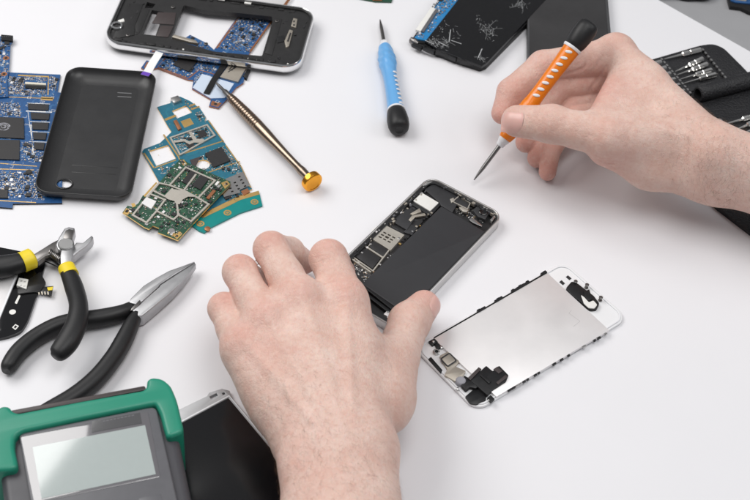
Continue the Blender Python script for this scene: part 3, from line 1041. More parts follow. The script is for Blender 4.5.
    st.build_each('screw_boss', [M['steel_dark']], t)
    MB().prism(P([(172, 36), (174, 33.6), (196, 39.4), (198, 42.4), (190, 41)], zb + 7), zt - 2, zt + .2, 0, bev=.2).build('side_contact', [M['beige']], t)
    sp = MB()
    sp.prism(round_poly(P([(284.5, 40), (289.5, 28.5), (293, 29.5), (291, 37), (289, 45), (286, 46.5)], zb + 8), .6), zt, zt + 1.1, 0, bev=.2)
    sp.prism(P([(287, 40.5), (290, 32), (291.4, 32.4), (288.6, 41)], zb + 8), zt + 1.0, zt + 1.35, 1)
    sp.build('speaker_grille', [M['beige'], M['chip']], t)
    sq = MB()
    sq.prism(round_poly(P([(291, 25), (293.5, 17), (297.5, 18), (296, 26.5)], zb + 8), .6), zt, zt + 1.1, 0, bev=.2)
    for (x, y) in ((294, 20.5), (294, 24.2)):
        c = fr.l(x, y, zb + 8); sq.box(c[0] - .6, c[0] + .6, c[1] - .9, c[1] + .9, zt + 1.05, zt + 1.25, 1)
    sq.build('socket', [M['beige'], M['chip']], t)
    return t


def build_paper_tab():
    fr = Fr((145, 75), (160, 52), 6.0, 0)
    t = thing('paper_tab', fr, 'white paper pull tab with a purple end, bridging the black cover and silver rim', 'paper tab')
    pts = [fr.l3(144.5, 75.5, 8.6), fr.l3(148.5, 70.5, 8.2), fr.l3(153, 62.5, 7.0), fr.l3(157.6, 55.5, 7.4), fr.l3(159.5, 52.2, 8.6)]
    pp = catmull(pts, 6)
    n = len(pp)
    w = 2.9
    V, F, mm = [], [], []
    for i, p in enumerate(pp):
        wd = w
        V += [(p.x, p.y - wd, p.z), (p.x, p.y + wd, p.z + .2), (p.x, p.y + wd, p.z + .35), (p.x, p.y - wd, p.z + .15)]
    mb = MB()
    for i in range(n - 1):
        for k in range(4):
            a, b = i * 4 + k, i * 4 + (k + 1) % 4
            F.append([a, b, b + 4, a + 4])
    F += [[3, 2, 1, 0], [(n - 1) * 4 + k for k in range(4)]]
    mb.add(V, F, 0)
    mb.build('tab', [M['paper']], t, smooth=True)
    q = pp[:5]
    pm = MB()
    V, F = [], []
    for i, p in enumerate(q): V += [(p.x, p.y - w * 1.01, p.z + .18), (p.x, p.y + w * 1.01, p.z + .39)]
    for i in range(len(q) - 1): F.append([2 * i, 2 * i + 1, 2 * i + 3, 2 * i + 2])
    pm.add(V, F, 0)
    pm.build('printed_end', [M['purple']], t)
    return t


def build_metal_plate():
    fr = Fr((287.5, 3), (200, -11), 1.5, 0)
    t = thing('display_panel', fr, 'silver backed display panel just showing above the silver rimmed phone frame', 'display panel')
    q = [(290, 1.5), (283, 9), (194, -6), (194, -75), (330, -55)]
    MB().prism(fr.poly(q), 0, 2.2, 0, bev=.3).build('back_plate', [M['silver']], t)
    q2 = MB()
    q2.prism(fr.poly([(291, -.5), (283.5, 9.4), (276, 8.2), (277.5, 6.8), (282, 7.4), (288.5, -1)]), .1, 2.7, 0, bev=.2)
    q2.build('edge_flex', [M['copper']], t)
    q3 = MB()
    for i in range(5):
        q3.strip(fr.l(214 + i * 12, -1 + i * 1.9), fr.l(222 + i * 12, 0.4 + i * 1.9), .7, 2.24, 0)
    q3.strip(fr.l(205, -3), fr.l(270, 6), .35, 2.25, 0)
    q3.build('printed_marks', [M['mid_grey']], t)
    return t


# ---------------------------------------------------------------- opened phone body held by the hand
def build_phone_body():
    fr = Fr((430, 175), (504, 214), 7.6, 0)
    w, L, h = 58.6, 123.8, 7.6
    t = thing('phone', fr, 'opened phone body showing its black battery and inner parts, under the left hand', 'phone')
    out = rr(0, w, -L, 0, 8.5, 10)
    inn = rr(1.9, w - 1.9, -L + 1.9, -1.9, 7.0, 10)
    rim = MB()
    prof = [(1.25, 2.0), (1.25, 6.9), (1.15, 7.4), (1.0, 7.6), (.4, 7.6), (0.05, 7.2), (0, 6.6), (0, 1.0), (.3, .3), (1.0, 0.0)]
    rows = [[(p[0], p[1], z) for p in rr(d, w - d, -L + d, -d, 8.6 - d, 10)] for d, z in prof]
    n = len(rows[0])
    rim.add([p for rw in rows for p in rw], [[i * n + k, (i + 1) * n + k, (i + 1) * n + (k + 1) % n, i * n + (k + 1) % n][::-1] for i in range(len(rows) - 1) for k in range(n)])
    rim.build('rim', [M['rim_white']], t, ang=60)
    gk = MB().prism(rr(.6, w - .6, -L + .6, -.6, 8.0, 10), 7.45, 7.66, 0, holes=[rr(.85, w - .85, -L + .85, -.85, 7.7, 10)])
    gk.build('chamfer_line', [M['steel_dark']], t)
    MB().prism(rr(1.2, w - 1.2, -L + 1.2, -1.2, 7.3, 10), .4, 2.4, 0).build('back_plate', [M['inner_black']], t)
    P = lambda q, z=6.5: fr.poly(q, z)
    # the inner ledge, dark with bright bits
    ld = MB().prism(rr(1.27, w - 1.27, -L + 1.27, -1.27, 7.2, 10), 2.3, 6.2, 0, holes=[rr(3.6, w - 2.6, -L + 5, -3.2, 5, 8)])
    ld.build('inner_ledge', [M['inner_black']], t)
    ba = [(441.5, 205.5), (485.5, 231.2), (397.5, 309), (366.5, 286)]
    bp = P(ba)
    bp[2] = (bp[1][0], bp[2][1]); bp[3] = (bp[0][0] - .6, bp[3][1])
    B = MB().prism(round_poly(bp, 1.2, 4), 2.4, 6.1, 0, bev=.7, seg=3)
    B.build('battery', [M['battery']], t)
    bt = MB()
    q = P([(439.2, 207.8), (441.2, 206.4), (369, 287), (364.6, 287.4)])
    bt.prism(q, 2.4, 5.9, 0, bev=.2)
    q = P([(364.8, 287.5), (366.8, 286.4), (398.5, 309.4), (396, 312.6)])
    bt.prism(q, 2.3, 6.2, 0, bev=.3)
    q = P([(362.5, 290.6), (364.6, 289.2), (394.4, 311.2), (391.6, 313.6)])
    bt.prism(q, 2.3, 5.2, 0, bev=.3)
    bt.build('battery_tape', [M['flex']], t)
    # logic board along the left
    pb = P([(428, 190), (438, 203), (366, 284), (352, 276), (345, 261), (384, 219)], 5)
    lb = MB().prism(pb, 2.4, 3.6, 0)
    traces(lb, pb, 3.6, 30, 61, 1)
    lb.build('logic_board', [M['chip'], M['mid_grey'], M['gold'], M['solder']], t)
    # top cover plate
    tp = MB()
    tp.prism(P([(424.5, 188.5), (433.5, 182.6), (461, 197), (452.5, 211.6), (441, 204.6), (440, 202)], 6), 2.4, 5.2, 0, bev=.25)
    tp.build('top_shield', [M['inner_grey']], t)
    wm = MB()
    wm.prism(P([(408.5, 201.5), (420.5, 190.4), (441.5, 202.4), (431, 214.5)], 6), 2.4, 4.7, 0, bev=.3)
    wm.build('speaker_module', [M['inner_black']], t)
    MB().prism(round_poly(P([(413.2, 200), (421.8, 192), (438.8, 202), (430.2, 210.4)], 6), .5, 3), 4.7, 5.5, 0, bev=.15).build('white_label', [M['white_part']], t)
    sh = MB().prism(P([(389.5, 218.6), (402.5, 204.6), (418.5, 212.4), (407, 229)], 6), 3.6, 5.2, 0, bev=.3)
    sh.build('dark_shield', [M['inner_grey']], t)
    # flex connectors near it
    fc = MB()
    fc.prism(P([(410, 213.6), (419.5, 208), (421.4, 211.5), (412.5, 214.6)], 6), 4.4, 5.9, 0, bev=.15)
    fc.prism(P([(408.6, 219.4), (412, 215), (424.6, 212.4), (426, 214.8), (415.4, 216.4), (411, 221)], 6), 4.2, 5.6, 0, bev=.15)
    fc.prism(P([(403.6, 230.6), (411, 222.6), (418, 226), (412, 233.6)], 6), 3.6, 4.8, 1, bev=.15)
    fc.build('flex_clips', [M['beige'], M['inner_grey']], t)
    # sim cage with six slots
    pl = P([(369.5, 236.6), (383.5, 223.6), (404.5, 234.4), (390.6, 250)], 6)
    holes = []
    c0 = Vector(fr.l(387, 236.8, 6))
    ex = (Vector(fr.l(404.5, 234.4, 6)) - Vector(fr.l(383.5, 223.6, 6))).normalized()
    ey = (Vector(fr.l(383.5, 223.6, 6)) - Vector(fr.l(369.5, 236.6, 6))).normalized()
    for i in (-1, 0, 1):
        for j in (-1, 0, 1):
            c = c0 + ex * (i * 3.4) + ey * (j * 2.5)
            a, b = (1.1, .55)
            if i == 0 and j == 0: a, b = 1.3, .8
            holes.append([c + ex * sx * a + ey * sy * b for sx, sy in ((-1, -1), (1, -1), (1, 1), (-1, 1))])
    sc_ = MB().prism(pl, 3.6, 5.7, 0, holes=holes, bev=.12, seg=1)
    sc_.prism(inset(pl if area2(pl) > 0 else pl[::-1], .5), 3.6, 3.9, 1)
    sc_.prism(P([(371.5, 229), (378, 224), (383, 224.6), (371.5, 236)], 6), 3.6, 5.2, 2, bev=.2)
    sc_.build('card_cage', [M['shield'], M['chip'], M['white_part']], t)
    # two black chips in a pale frame
    c1 = P([(362.6, 241.4), (371.4, 238), (388.4, 248.4), (383, 254.6)], 6)
    MB().prism(P([(363.8, 241.8), (368.6, 236.8), (388.6, 248.6), (383.2, 255.4)], 6), 3.6, 5.1, 0, bev=.15).build('chip', [M['chip']], t)
    MB().prism(P([(352.2, 253), (360.6, 244.2), (380.8, 257.2), (372.6, 267.6)], 6), 3.6, 5.1, 0, bev=.15).build('chip', [M['chip']], t)
    fb = MB()
    bars(fb, P([(350.6, 254.2), (368.4, 235.6), (389.6, 248.4), (373, 269.8)], 6), .9, 3.6, 5.2)
    bars(fb, P([(362, 243), (382, 256)], 6), 1.2, 3.6, 5.35, closed=False)
    bars(fb, P([(352, 258.2), (370.4, 271)], 6), 1.0, 3.6, 5.5, closed=False)
    fb.build('chip_frame', [M['shield']], t)
    # camera, button brackets
    cm = MB()
    cm.prism(P([(472.5, 209.5), (478, 205), (490, 211), (485.5, 219), (478, 216)], 6), 2.4, 5.6, 0, bev=.4)
    c = fr.l(483.4, 211.6, 6); cm.lathe((c[0], c[1], 5.5), (0, 0, 1), [(0, 3.0), (.6, 3.0), (.8, 2.6), (.6, 2.2), (.6, 0)], 1)
    cm.build('camera_module', [M['inner_grey'], M['glass_black']], t)
    br = MB()
    bars(br, P([(452.6, 201), (459, 195.6), (470.4, 202.2), (467.6, 208.4)], 6), .75, 4.2, 5.7)
    br.prism(P([(450, 199), (453.6, 197.4), (454.6, 201), (451.4, 202.6)], 6), 4.5, 6.0, 0, bev=.15)
    br.prism(P([(459, 207), (461.6, 206), (468.6, 209.6), (466.6, 211.6), (463, 211)], 6), 4.2, 5.6, 0, bev=.2)
    br.build('display_bracket', [M['shield']], t)
    MB().prism(P([(454, 201), (459.2, 196.8), (469.4, 202.6), (466.6, 207.6)], 6), 2.6, 5.0, 0, bev=.2).build('display_connector', [M['inner_grey']], t)
    b2 = MB()
    b2.prism(P([(469, 219.6), (471.4, 217.4), (474.6, 219), (482.4, 225.4), (481.6, 226.4), (473, 222.6)], 6), 4.6, 5.9, 0, bev=.12)
    b2.prism(P([(490, 220), (494, 215.6), (496, 216.6), (492, 222)], 6), 4.4, 6.2, 0, bev=.2)
    b2.prism(P([(422.4, 186), (425.2, 182.6), (431, 180.6), (432.6, 182), (426, 185.4)], 6), 4.6, 6.3, 0, bev=.2)
    b2.build_each('clip', [M['steel']], t)
    # little screws and parts along the left rail
    sm = MB()
    R = random.Random(71)
    for k in range(70):
        f = k / 69
        a = Vector(fr.l(424.5 - 74 * f, 186.5 + 70 * f, 6))
        a.x = R.choice([2.2, 2.6, 3.4, 4.2, 5.0])
        q, q2 = R.uniform(.35, 1.0), R.uniform(.4, 1.2)
        sm.box(a.x - q * .7, a.x + q * .7, a.y - q2, a.y + q2, 3.6, R.uniform(6.25, 6.9) if a.x < 3 else R.uniform(4.8, 6.3), R.choice([0, 0, 0, 2, 6, 6, 7, 5]), bev=.1)
    for k in range(36):
        x = R.uniform(4, w - 4)
        q, q2 = R.uniform(.4, 1.3), R.uniform(.35, .8)
        y = -R.choice([2.0, 2.4, 3.2])
        sm.box(x - q, x + q, y - q2 * .6, y + q2 * .6, 4, R.uniform(6.25, 6.8), R.choice([0, 0, 0, 2, 6, 5]), bev=.1)
    for k in range(30):
        f = k / 29
        a = Vector(fr.l(432 - 66 * f, 211.5 + 70 * f, 6))
        a += Vector((R.uniform(-1.6, 1.2), R.uniform(-.4, .4)))
        q = R.uniform(.4, .9)
        sm.box(a.x - q, a.x + q, a.y - q * .8, a.y + q * .8, 3.4, R.uniform(4.2, 5.4), R.choice([0, 0, 3, 6, 2, 1]), bev=.1)
    scatter(sm, P([(441, 204), (452, 211), (490, 224), (478, 206), (446, 191)], 4), 2.45, 90, 72)
    scatter(sm, P([(345, 262), (352, 256), (372, 271), (364, 284)], 4), 3.6, 40, 73)
    for (x, y) in ((388.5, 314.5), (391, 318)):
        c = fr.l(x, y, 6); sm.box(c[0] - 2.5, c[0] + 2.5, c[1] - 1.5, c[1] + 1.5, 2.4, 6.0, 7, bev=.2)
    sm.build('inner_components', PARTM, t)['kind'] = 'stuff'
    sc2 = MB()
    for (x, y) in ((428, 183.4), (492, 212), (470.5, 199), (388, 312), (380, 226), (399, 238)):
        c = fr.l(x, y, 6); sc2.lathe((c[0], c[1], 4.6), (0, 0, 1), [(0, .9), (1.3, .9), (1.45, .7)], 0, seg=12)
    sc2.build_each('screw', [M['steel']], t)
    return t


# ---------------------------------------------------------------- separated white front panel, inside up
def build_front_panel():
    fr = Fr((413, 347), (565, 260), 2.0, 0)
    L, w = 123.8, 58.6
    t = thing('phone_front_panel', fr, 'white phone front panel lying face down with its silver backing plate and flex parts', 'phone front panel')
    MB().prism(rr(0, L, -w, 0, 8.6, 10), 0, 2.0, 0, bev=.7, seg=3, botbev=True).build('front_glass', [M['glass_white']], t, ang=50)
    P = lambda q, z=2.5: fr.poly(q, z)
    bz = MB().prism(rr(1.3, L - 1.3, -w + 1.3, -1.3, 7.4, 10), 1.9, 2.6, 0, holes=[rr(2.4, L - 2.4, -w + 2.4, -2.4, 6.4, 10)], bev=.2)
    bz.build('plastic_rim', [M['white_plastic']], t)
    pl = P([(433.6, 338.4), (547.5, 272.6), (609.5, 330), (496.4, 396.4)], 3.8)
    k = MB().prism(pl, 1.9, 3.6, 0, bev=.35)
    k.build('backing_plate', [M['silver']], t)
    cr = MB()
    for a, b in (((569, 313), (580, 321)), ((580, 321), (573.5, 326.4)), ((571.6, 310), (569, 313))): cr.strip(fr.l(*a, 3.8), fr.l(*b, 3.8), .35, 3.625, 0)
    cr.build('plate_crease', [M['silver_dull']], t)
    ed = MB()
    R = random.Random(81)
    # dark broken tape along the far edge, and specks along the near edge
    A, B = (434.5, 337.4), (547, 272)
    for k in range(46):
        f = k / 46
        big = .8 if any(abs(f - c) < d for c, d in ((.42, .035), (.56, .03), (.76, .07), (.97, .03))) else 0
        if big == 0 and R.random() < .05: continue
        a = Vector(fr.l(A[0] + (B[0] - A[0]) * f, A[1] + (B[1] - A[1]) * f, 3.6))
        ed.box(a.x - .2, a.x + 1.9, a.y - .25 - big * .3, a.y + .35 + big * R.uniform(.8, 1.6), 2.4, 3.75 + big * .6, 0, bev=.08, seg=1)
    A, B = (497.5, 396.6), (609.5, 331.4)
    for k in range(30):
        f = k / 30
        if R.random() < .6: continue
        a = Vector(fr.l(A[0] + (B[0] - A[0]) * f, A[1] + (B[1] - A[1]) * f, 3.6))
        ed.box(a.x - .4, a.x + R.uniform(.8, 2.2), a.y - .5, a.y + .4, 2.2, 3.6, R.choice([0, 0, 1]), bev=.08, seg=1)
    ed.build('edge_tape', [M['flex'], M['steel']], t)['kind'] = 'stuff'
    # home button bracket with its square ring
    hb = MB()
    hb.prism(round_poly(P([(439.6, 355.4), (447.8, 351), (459.6, 361), (455.5, 366), (466, 370.6), (463.2, 375.6), (455.4, 381), (444.4, 374.6), (447.5, 369)], 4), .6, 3), 1.95, 3.7, 0, bev=.2)
    hbo = hb.build('home_button_bracket', [M['beige']], t)
    q = P([(439.8, 358.2), (449.6, 351.8), (457.6, 360), (447.6, 366.6)], 4.6)
    q2 = round_poly(q if area2(q) > 0 else q[::-1], 1.6, 4)
    sq = MB().prism(q2, 3.65, 4.3, 0, holes=[inset(q2, .75)], bev=.1)
    sq.build('button_ring', [M['inner_grey']], hbo)
    MB().prism(inset(q2, .8), 3.65, 4.15, 0, bev=.2).build('button_pad', [M['beige']], hbo)
    # black flex and dock connector
    f = MB()
    f.prism(round_poly(P([(464, 376), (472, 380), (478, 374.6), (484, 381), (476, 389), (470, 387.6), (466, 391), (461, 386)], 4), .8, 3), 2.3, 4.6, 0, bev=.3)
    f.prism(round_poly(P([(470, 381), (486, 366.5), (492.6, 372), (499, 366.4), (508.5, 376), (506, 382), (492, 391), (487, 396), (478, 388)], 4), .7, 3), 2.4, 4.9, 0, bev=.35)
    f.prism(round_poly(P([(465, 396.6), (475, 388), (486, 394), (486, 400), (476.6, 404.6), (470, 403.4)], 3), .8, 3), 1.95, 3.0, 0, bev=.2)
    f.prism(P([(479.5, 377), (482, 375), (491, 383), (488.6, 385.4)], 4), 4.8, 5.8, 0, bev=.2)
    f.prism(P([(487.4, 397.6), (490.6, 395), (494.6, 399), (491, 402)], 4), 2.2, 4.2, 0, bev=.2)
    f.build('dock_flex', [M['flex']], t)
    g = MB()
    g.prism(P([(467.6, 378.4), (478.6, 367.6), (481.4, 369.4), (470.4, 380.6)], 5), 4.6, 5.5, 0, bev=.15)
    g.prism(P([(496, 383), (505.6, 375.2), (507.6, 377.6), (498, 385)], 5), 4.8, 5.6, 0, bev=.15)
    g.prism(P([(493.4, 369.5), (497.4, 366.8), (502.4, 371.4), (498.6, 374)], 5), 4.8, 5.4, 0, bev=.15)
    g.build_each('connector', [M['chip_brown']], t)
    lens = MB()
    c = fr.l(461, 380.4, 4.6); lens.lathe((c[0], c[1], 2.2), (0, 0, 1), [(0, 3.2), (2.2, 3.1), (2.8, 2.4), (2.9, 0)], 0)
    lens.build('clear_button', [M['light_grey']], t)
    sp = MB()
    c = fr.l(436.6, 350.8, 4); sp.lathe((c[0], c[1], 2.0), (0, 0, 1), [(0, 2.1), (1.2, 2.1), (1.5, 1.7), (1.5, 1.1), (.8, 1.0), (.8, 0)], 0, mats=[0, 0, 0, 1, 1])
    c = fr.l(433.4, 341.4, 4)
    sp.box(c[0] - 2.2, c[0] + 2.2, c[1] - 1.8, c[1] + 1.8, 2.0, 3.9, 1, bev=.3)
    sp.lathe((c[0], c[1], 3.8), (0, 0, 1), [(0, .8), (.35, .8), (.45, .5)], 0)
    sp.prism(P([(433.6, 343), (437, 341), (441, 347.4), (437.6, 350)], 3), 2.0, 3.2, 1, bev=.2)
    for x, y in ((441.6, 346.6), (457.6, 388), (490, 399)):
        c = fr.l(x, y, 4); sp.lathe((c[0], c[1], 2.4), (0, 0, 1), [(0, .9), (1.4, .9), (1.55, .6)], 0)
    sp.prism(P([(428.4, 358.8), (431, 356.8), (442.5, 370), (441, 373)], 3), 1.95, 3.1, 1, bev=.3)
    sp.build_each('fixing', [M['steel'], M['flex']], t)
    # earpiece end: black camera flex with a pale patch, pins
    e = MB()
    e.prism(round_poly(P([(566, 288), (571.5, 281.4), (577, 283), (583, 287.6), (594, 296), (599.5, 303.6), (596.6, 309), (590.4, 309.6), (580, 301.5), (571, 294)], 4), 1.0, 3), 1.95, 4.2, 0, bev=.4)
    e.prism(P([(583.6, 291), (589.4, 289), (592.6, 298.6), (588.6, 300.6), (585, 297)], 5), 4.1, 4.9, 0, bev=.3)
    e.build('earpiece_flex', [M['flex']], t)
    e = MB()
    e.prism(round_poly(P([(581, 294.6), (584, 296.5), (589, 302), (593.5, 300), (597.4, 304.4), (594.6, 308), (589, 307.6), (584, 303)], 5), .8, 3), 4.15, 4.75, 0, bev=.15)
    e.build('earpiece_mesh', [M['white_part']], t)
    e = MB()
    for (x, y) in ((586.8, 286), (600.6, 298.6), (575.4, 282.6)):
        c = fr.l(x, y, 4); e.lathe((c[0], c[1], 2.0), (0, 0, 1), [(0, 1.2), (.8, 1.2), (.8, .6), (2.8, .7), (2.8, 1.3), (3.3, 1.3), (3.4, 1)], 0, seg=14)
    e.build_each('locating_pin', [M['steel_dark']], t)
    e = MB()
    for q in ([(559.5, 281.6), (561.6, 279.8), (565, 283), (563, 284.6)], [(566, 276.6), (568, 275), (571.6, 278), (569.6, 279.6)]): e.prism(P(q, 2.6), 1.98, 2.35, 0)
    e.build_each('sensor_slot', [M['chip']], t)
    return t


# ---------------------------------------------------------------- display part under the cutters
def build_small_display():
    fr = Fr((0, 337), (35, 330), 1.5, 0)
    t = thing('phone_display', fr, 'black bordered phone display part with a silver centre, under the yellow banded cutters', 'phone display')
    px = [(-60, 352), (8, 337.5), (21, 333), (28, 322), (39, 290), (46, 262), (43, 256), (-60, 236)]
    mb = MB().prism(round_poly(fr.poly(px), [1, 1, 7, 4, 0, 4, 4, 1], 5), 0, 2.2, 0, bev=.4)
    mb.build('glass_border', [M['glass_black']], t)
    MB().prism(fr.poly([(-60, 318), (-2, 323.6), (17.2, 275.5), (14, 270), (-60, 240)], 2.6), 2.1, 3.2, 0, bev=.2).build('backing_plate', [M['silver']], t)
    MB().prism(fr.poly([(-2.2, 324.2), (-3.6, 323.6), (16, 274.6), (17.8, 275.4)], 2.6), 2.1, 3.4, 0).build('plate_edge', [M['white_plastic']], t)
    c = MB().prism(fr.poly([(16.6, 285.5), (19, 278), (28.4, 279.6), (26.4, 289.4)], 4), 2.1, 4.4, 0, bev=.25)
    for x, y in ((21.4, 281.2), (24.8, 281.8), (21, 285.4), (24.4, 286)):
        p = fr.l(x, y, 4.4); c.box(p[0] - .6, p[0] + .6, p[1] - .4, p[1] + .4, 4.35, 4.6, 1)
    c.build('connector', [M['white_part'], M['solder']], t)
    fx = MB()
    fx.prism(round_poly(fr.poly([(25, 281), (40, 271), (46, 282), (40, 291), (28, 292), (18, 293.5), (17, 288)], 4), 1.2, 4), 2.2, 3.5, 0, bev=.3)
    fx.prism(fr.poly([(37, 290.4), (39, 286.6), (53.2, 285.2), (51.4, 295)], 3.6), 2.4, 3.0, 0, bev=.1)
    fx.build('flex', [M['flex']], t)
    g = MB()
    g.prism(fr.poly([(47, 287), (53, 286.2), (52.2, 289.6), (48, 290)], 3.6), 2.95, 3.2, 0)
    g.build('yellow_stiffener', [M['yellow']], t)
    g = MB()
    for k in range(4): g.strip(fr.l(38.6 + k * 3, 291, 3.6), fr.l(39.2 + k * 3, 294, 3.6), .8, 3.06, 0)
    g.build('flex_contacts', [M['beige']], t)
    d = MB()
    p = fr.l(12.5, 312, 2.2); d.disc(p[0], p[1], 2.0, 2.23, 0)
    d.prism(round_poly(fr.poly([(14.6, 303), (18.8, 294.8), (20.6, 295.6), (16.8, 304)], 2.3), .5), 2.1, 2.26, 0)
    q = fr.poly([(12, 327.4), (15.4, 324), (19, 326), (15.4, 330)], 2.3)
    d.prism(q, 2.1, 2.27, 0, holes=[inset(q if area2(q) > 0 else q[::-1], .7)])
    d.build_each('cut_out', [M['white_part']], t)
    return t


# ---------------------------------------------------------------- big dark display under the meter
def build_dark_display():
    fr = Fr((229.5, 397), (283, 461), 3.0, 0)
    t = thing('display_panel', fr, 'large dark display panel with a silver bezel, between the green meter and the left wrist', 'display panel')
    # x runs down the right edge; the panel extends to the local -y side
    a = fr.l(183, 423)
    wd = -fr.l(205, 485)[1]
    wd = 62.0
    Lh = 118.0
    MB().prism(rr(-1.8, Lh, -wd, 1.2, 1.2, 3), 0, 2.6, 0, bev=.3).build('bezel', [M['alu']], t)
    MB().prism(rr(.2, Lh - 3, -wd + 1.6, -.9, .6, 3), 2.5, 3.0, 0, bev=.12).build('screen', [M['lcd_off']], t)
    ws = MB()
    ws.box(-1.3, Lh - 1, .05, .55, 2.55, 2.95, 0)
    ws.box(-1.3, -.4, -wd + .5, .0, 2.55, 2.92, 0)
    ws.build('white_edge', [M['white_plastic']], t)
    br = MB()
    tp = fr.poly([(178, 410), (207, 396), (209, 392.6), (222, 388.6), (229.6, 390.6), (231.8, 397), (196, 413), (180, 421)], 2.5)
    ho = [fr.poly([(209.5, 396.6), (216.5, 393), (218, 395.4), (211, 399)], 2.5), fr.poly([(222, 393), (224.4, 392), (225.4, 394), (223, 395)], 2.5)]
    br.prism(tp, .2, 2.4, 0, holes=ho, bev=.15)
    br.build('metal_tab', [M['alu']], t)
    return t


# ---------------------------------------------------------------- cracked phone and the plain one behind it
def build_cracked_phone():
    zb = 0.0
    fr = Fr((409.5, 41), (483, 69), 8.0, zb)
    t = thing('phone', fr, 'black phone with a shattered screen, a blue board bared along one side', 'phone')
    P = lambda q, z=8.0: fr.poly(q, z)
    body = [(411, 42), (416, 45.5), (424, 44.5), (436, 53), (454, 60), (480, 68.5), (486, 66.5), (548, 4), (605, -60), (525, -90), (455, -16), (436, 6)]
    b = MB().prism(round_poly(P(body, 3), .8, 3), .2, 5.2, 0, bev=.5)
    b.build('housing', [M['black_plastic']], t)
    scr = [(425, 41), (437, 48), (482, 65.4), (487, 62), (545, 0), (600, -60), (540, -80), (462, -6)]
    s = MB().prism(P(scr), 5.2, 7.6, 0, bev=.25)
    # crack glints and loose splinters, part of the broken glass
    R = random.Random(91)
    c = s
    z = 7.62

    def crack(x, y, a, n, ln, w):
        nonlocal z
        for k in range(n):
            L = R.uniform(.4, 1) * ln
            nx, ny = x + math.cos(a) * L, y + math.sin(a) * L
            if R.random() < .72:
                z += .0008
                if inside(fr.l(nx, ny, 7.6), P(scr)) and inside(fr.l(x, y, 7.6), P(scr)):
                    c.strip(fr.l(x, y, 7.6), fr.l(nx, ny, 7.6), w * R.uniform(.4, 1.3), z, 1)
            x, y = nx, ny
            a += R.uniform(-.6, .6)
    for cx, cy, n, sp in ((432, 42, 22, 6), (438, 45, 18, 7), (447, 43, 16, 6), (456, 37, 8, 8), (484, 28, 22, 7), (490, 34, 18, 6), (480, 58, 8, 4), (478, 20, 6, 6), (520, 5, 16, 7), (446, 28, 14, 8)):
        for k in range(n):
            x, y = cx + R.gauss(0, sp * .45), cy + R.gauss(0, sp * .45)
            crack(x, y, R.uniform(0, 6.28), R.choice([1, 2, 3, 4]), R.uniform(.5, 2.2), .12)
            if R.random() < .3:
                q = R.uniform(.3, .75)
                z += .0008
                pts = [(x + q * R.uniform(.3, 1) * math.cos(a), y + q * R.uniform(.3, 1) * math.sin(a)) for a in (0, 2.1, 4.2)]
                if inside(fr.l(x, y, 7.6), inset(P(scr), 2) if area2(P(scr)) > 0 else P(scr)): c.sheet(fr.poly(pts, 7.6), z, 1)
    def web(cx, cy, n, ln):
        nonlocal z
        ends = []
        for k in range(n):
            a = 2 * PI * k / n + R.uniform(-.35, .35)
            x, y = cx, cy
            row = []
            for q in range(R.choice([3, 4, 5])):
                L = ln * R.uniform(.12, .32)
                nx, ny = x + math.cos(a) * L, y + math.sin(a) * L * .8
                z += .0008
                if inside(fr.l(nx, ny, 7.6), P(scr)) and inside(fr.l(x, y, 7.6), P(scr)):
                    c.strip(fr.l(x, y, 7.6), fr.l(nx, ny, 7.6), R.uniform(.05, .12), z, 1)
                row.append((nx, ny))
                if R.random() < .25:
                    b = a + R.choice([-.8, .8])
                    bx, by = nx + math.cos(b) * L * .9, ny + math.sin(b) * L * .7
                    z += .0008
                    if inside(fr.l(nx, ny, 7.6), P(scr)) and inside(fr.l(bx, by, 7.6), P(scr)): c.strip(fr.l(nx, ny, 7.6), fr.l(bx, by, 7.6), R.uniform(.05, .11), z, 1)
                x, y = nx, ny
                a += R.uniform(-.4, .4)
            ends.append(row)
        for k in range(n):
            for q in (0, 1):
                if R.random() < .6:
                    u, v = ends[k][q], ends[(k + 1) % n][q]
                    z += .0008
                    if inside(fr.l(*u, 7.6), P(scr)) and inside(fr.l(*v, 7.6), P(scr)): c.strip(fr.l(*u, 7.6), fr.l(*v, 7.6), R.uniform(.05, .11), z, 1)

    for w_ in ((433, 43, 6, 11), (446, 42, 5, 9), (487, 30, 6, 13), (481, 58, 4, 7), (521, 5, 5, 11)): web(*w_)
    for a, b in (((451, 40.6), (461.5, 44.2)), ((478, 58), (482, 49)), ((438, 42), (447, 46.5)), ((425, 40.5), (434, 44.5)), ((449, 42), (450.5, 30))):
        z += .001
        c.strip(fr.l(*a, 7.6), fr.l(*b, 7.6), .45, z, 1)
    c.build('screen', [M['glass_crack'], M['crack']], t)
    # crumpled lower edge
    e = MB()
    for k in range(15):
        f = k / 14
        x, y = 417 + 62 * f, 46 + 20 * f - 3.5 * math.sin(f * PI) * 0
        p = fr.l3(x, y + R.uniform(-1.5, .8), 4.5)
        q = R.uniform(1.2, 2.6)
        e.box(p.x - q * 1.6, p.x + q * 1.6, p.y - q * .5, p.y + q * .5, 3.0, R.uniform(5.4, 7.2), 0, rot=R.uniform(-.4, .4), bev=.4)
    e.build('broken_edge', [M['black_satin']], t)
    m = MB().tube([fr.l3(411, 40, 3.5), fr.l3(414.5, 42, 3.8), fr.l3(418, 44.5, 3.5)], [(2.2, 2.6), (2.8, 3.2), (1.8, 2.2)], 0, seg=14)
    m.build('corner_motor', [M['steel_dark']], t)
    # board strip
    bp = P([(414, 38.5), (437, 4.5), (462, -24), (474, -20), (462, -4.5), (426.5, 40.5)], 6)
    bd = MB().prism(bp, 5.0, 6.2, 0, side=0)
    traces(bd, bp, 6.2, 30, 95, 1)
    bd.build('board', [M['bright_blue_mask'], M['blue_trace'], M['gold'], M['solder']], t)
    cn = MB().prism(P([(415.6, 29.4), (431.4, 6.6), (435.6, 8.4), (420.6, 31)], 8), 6.2, 8.0, 0, bev=.2)
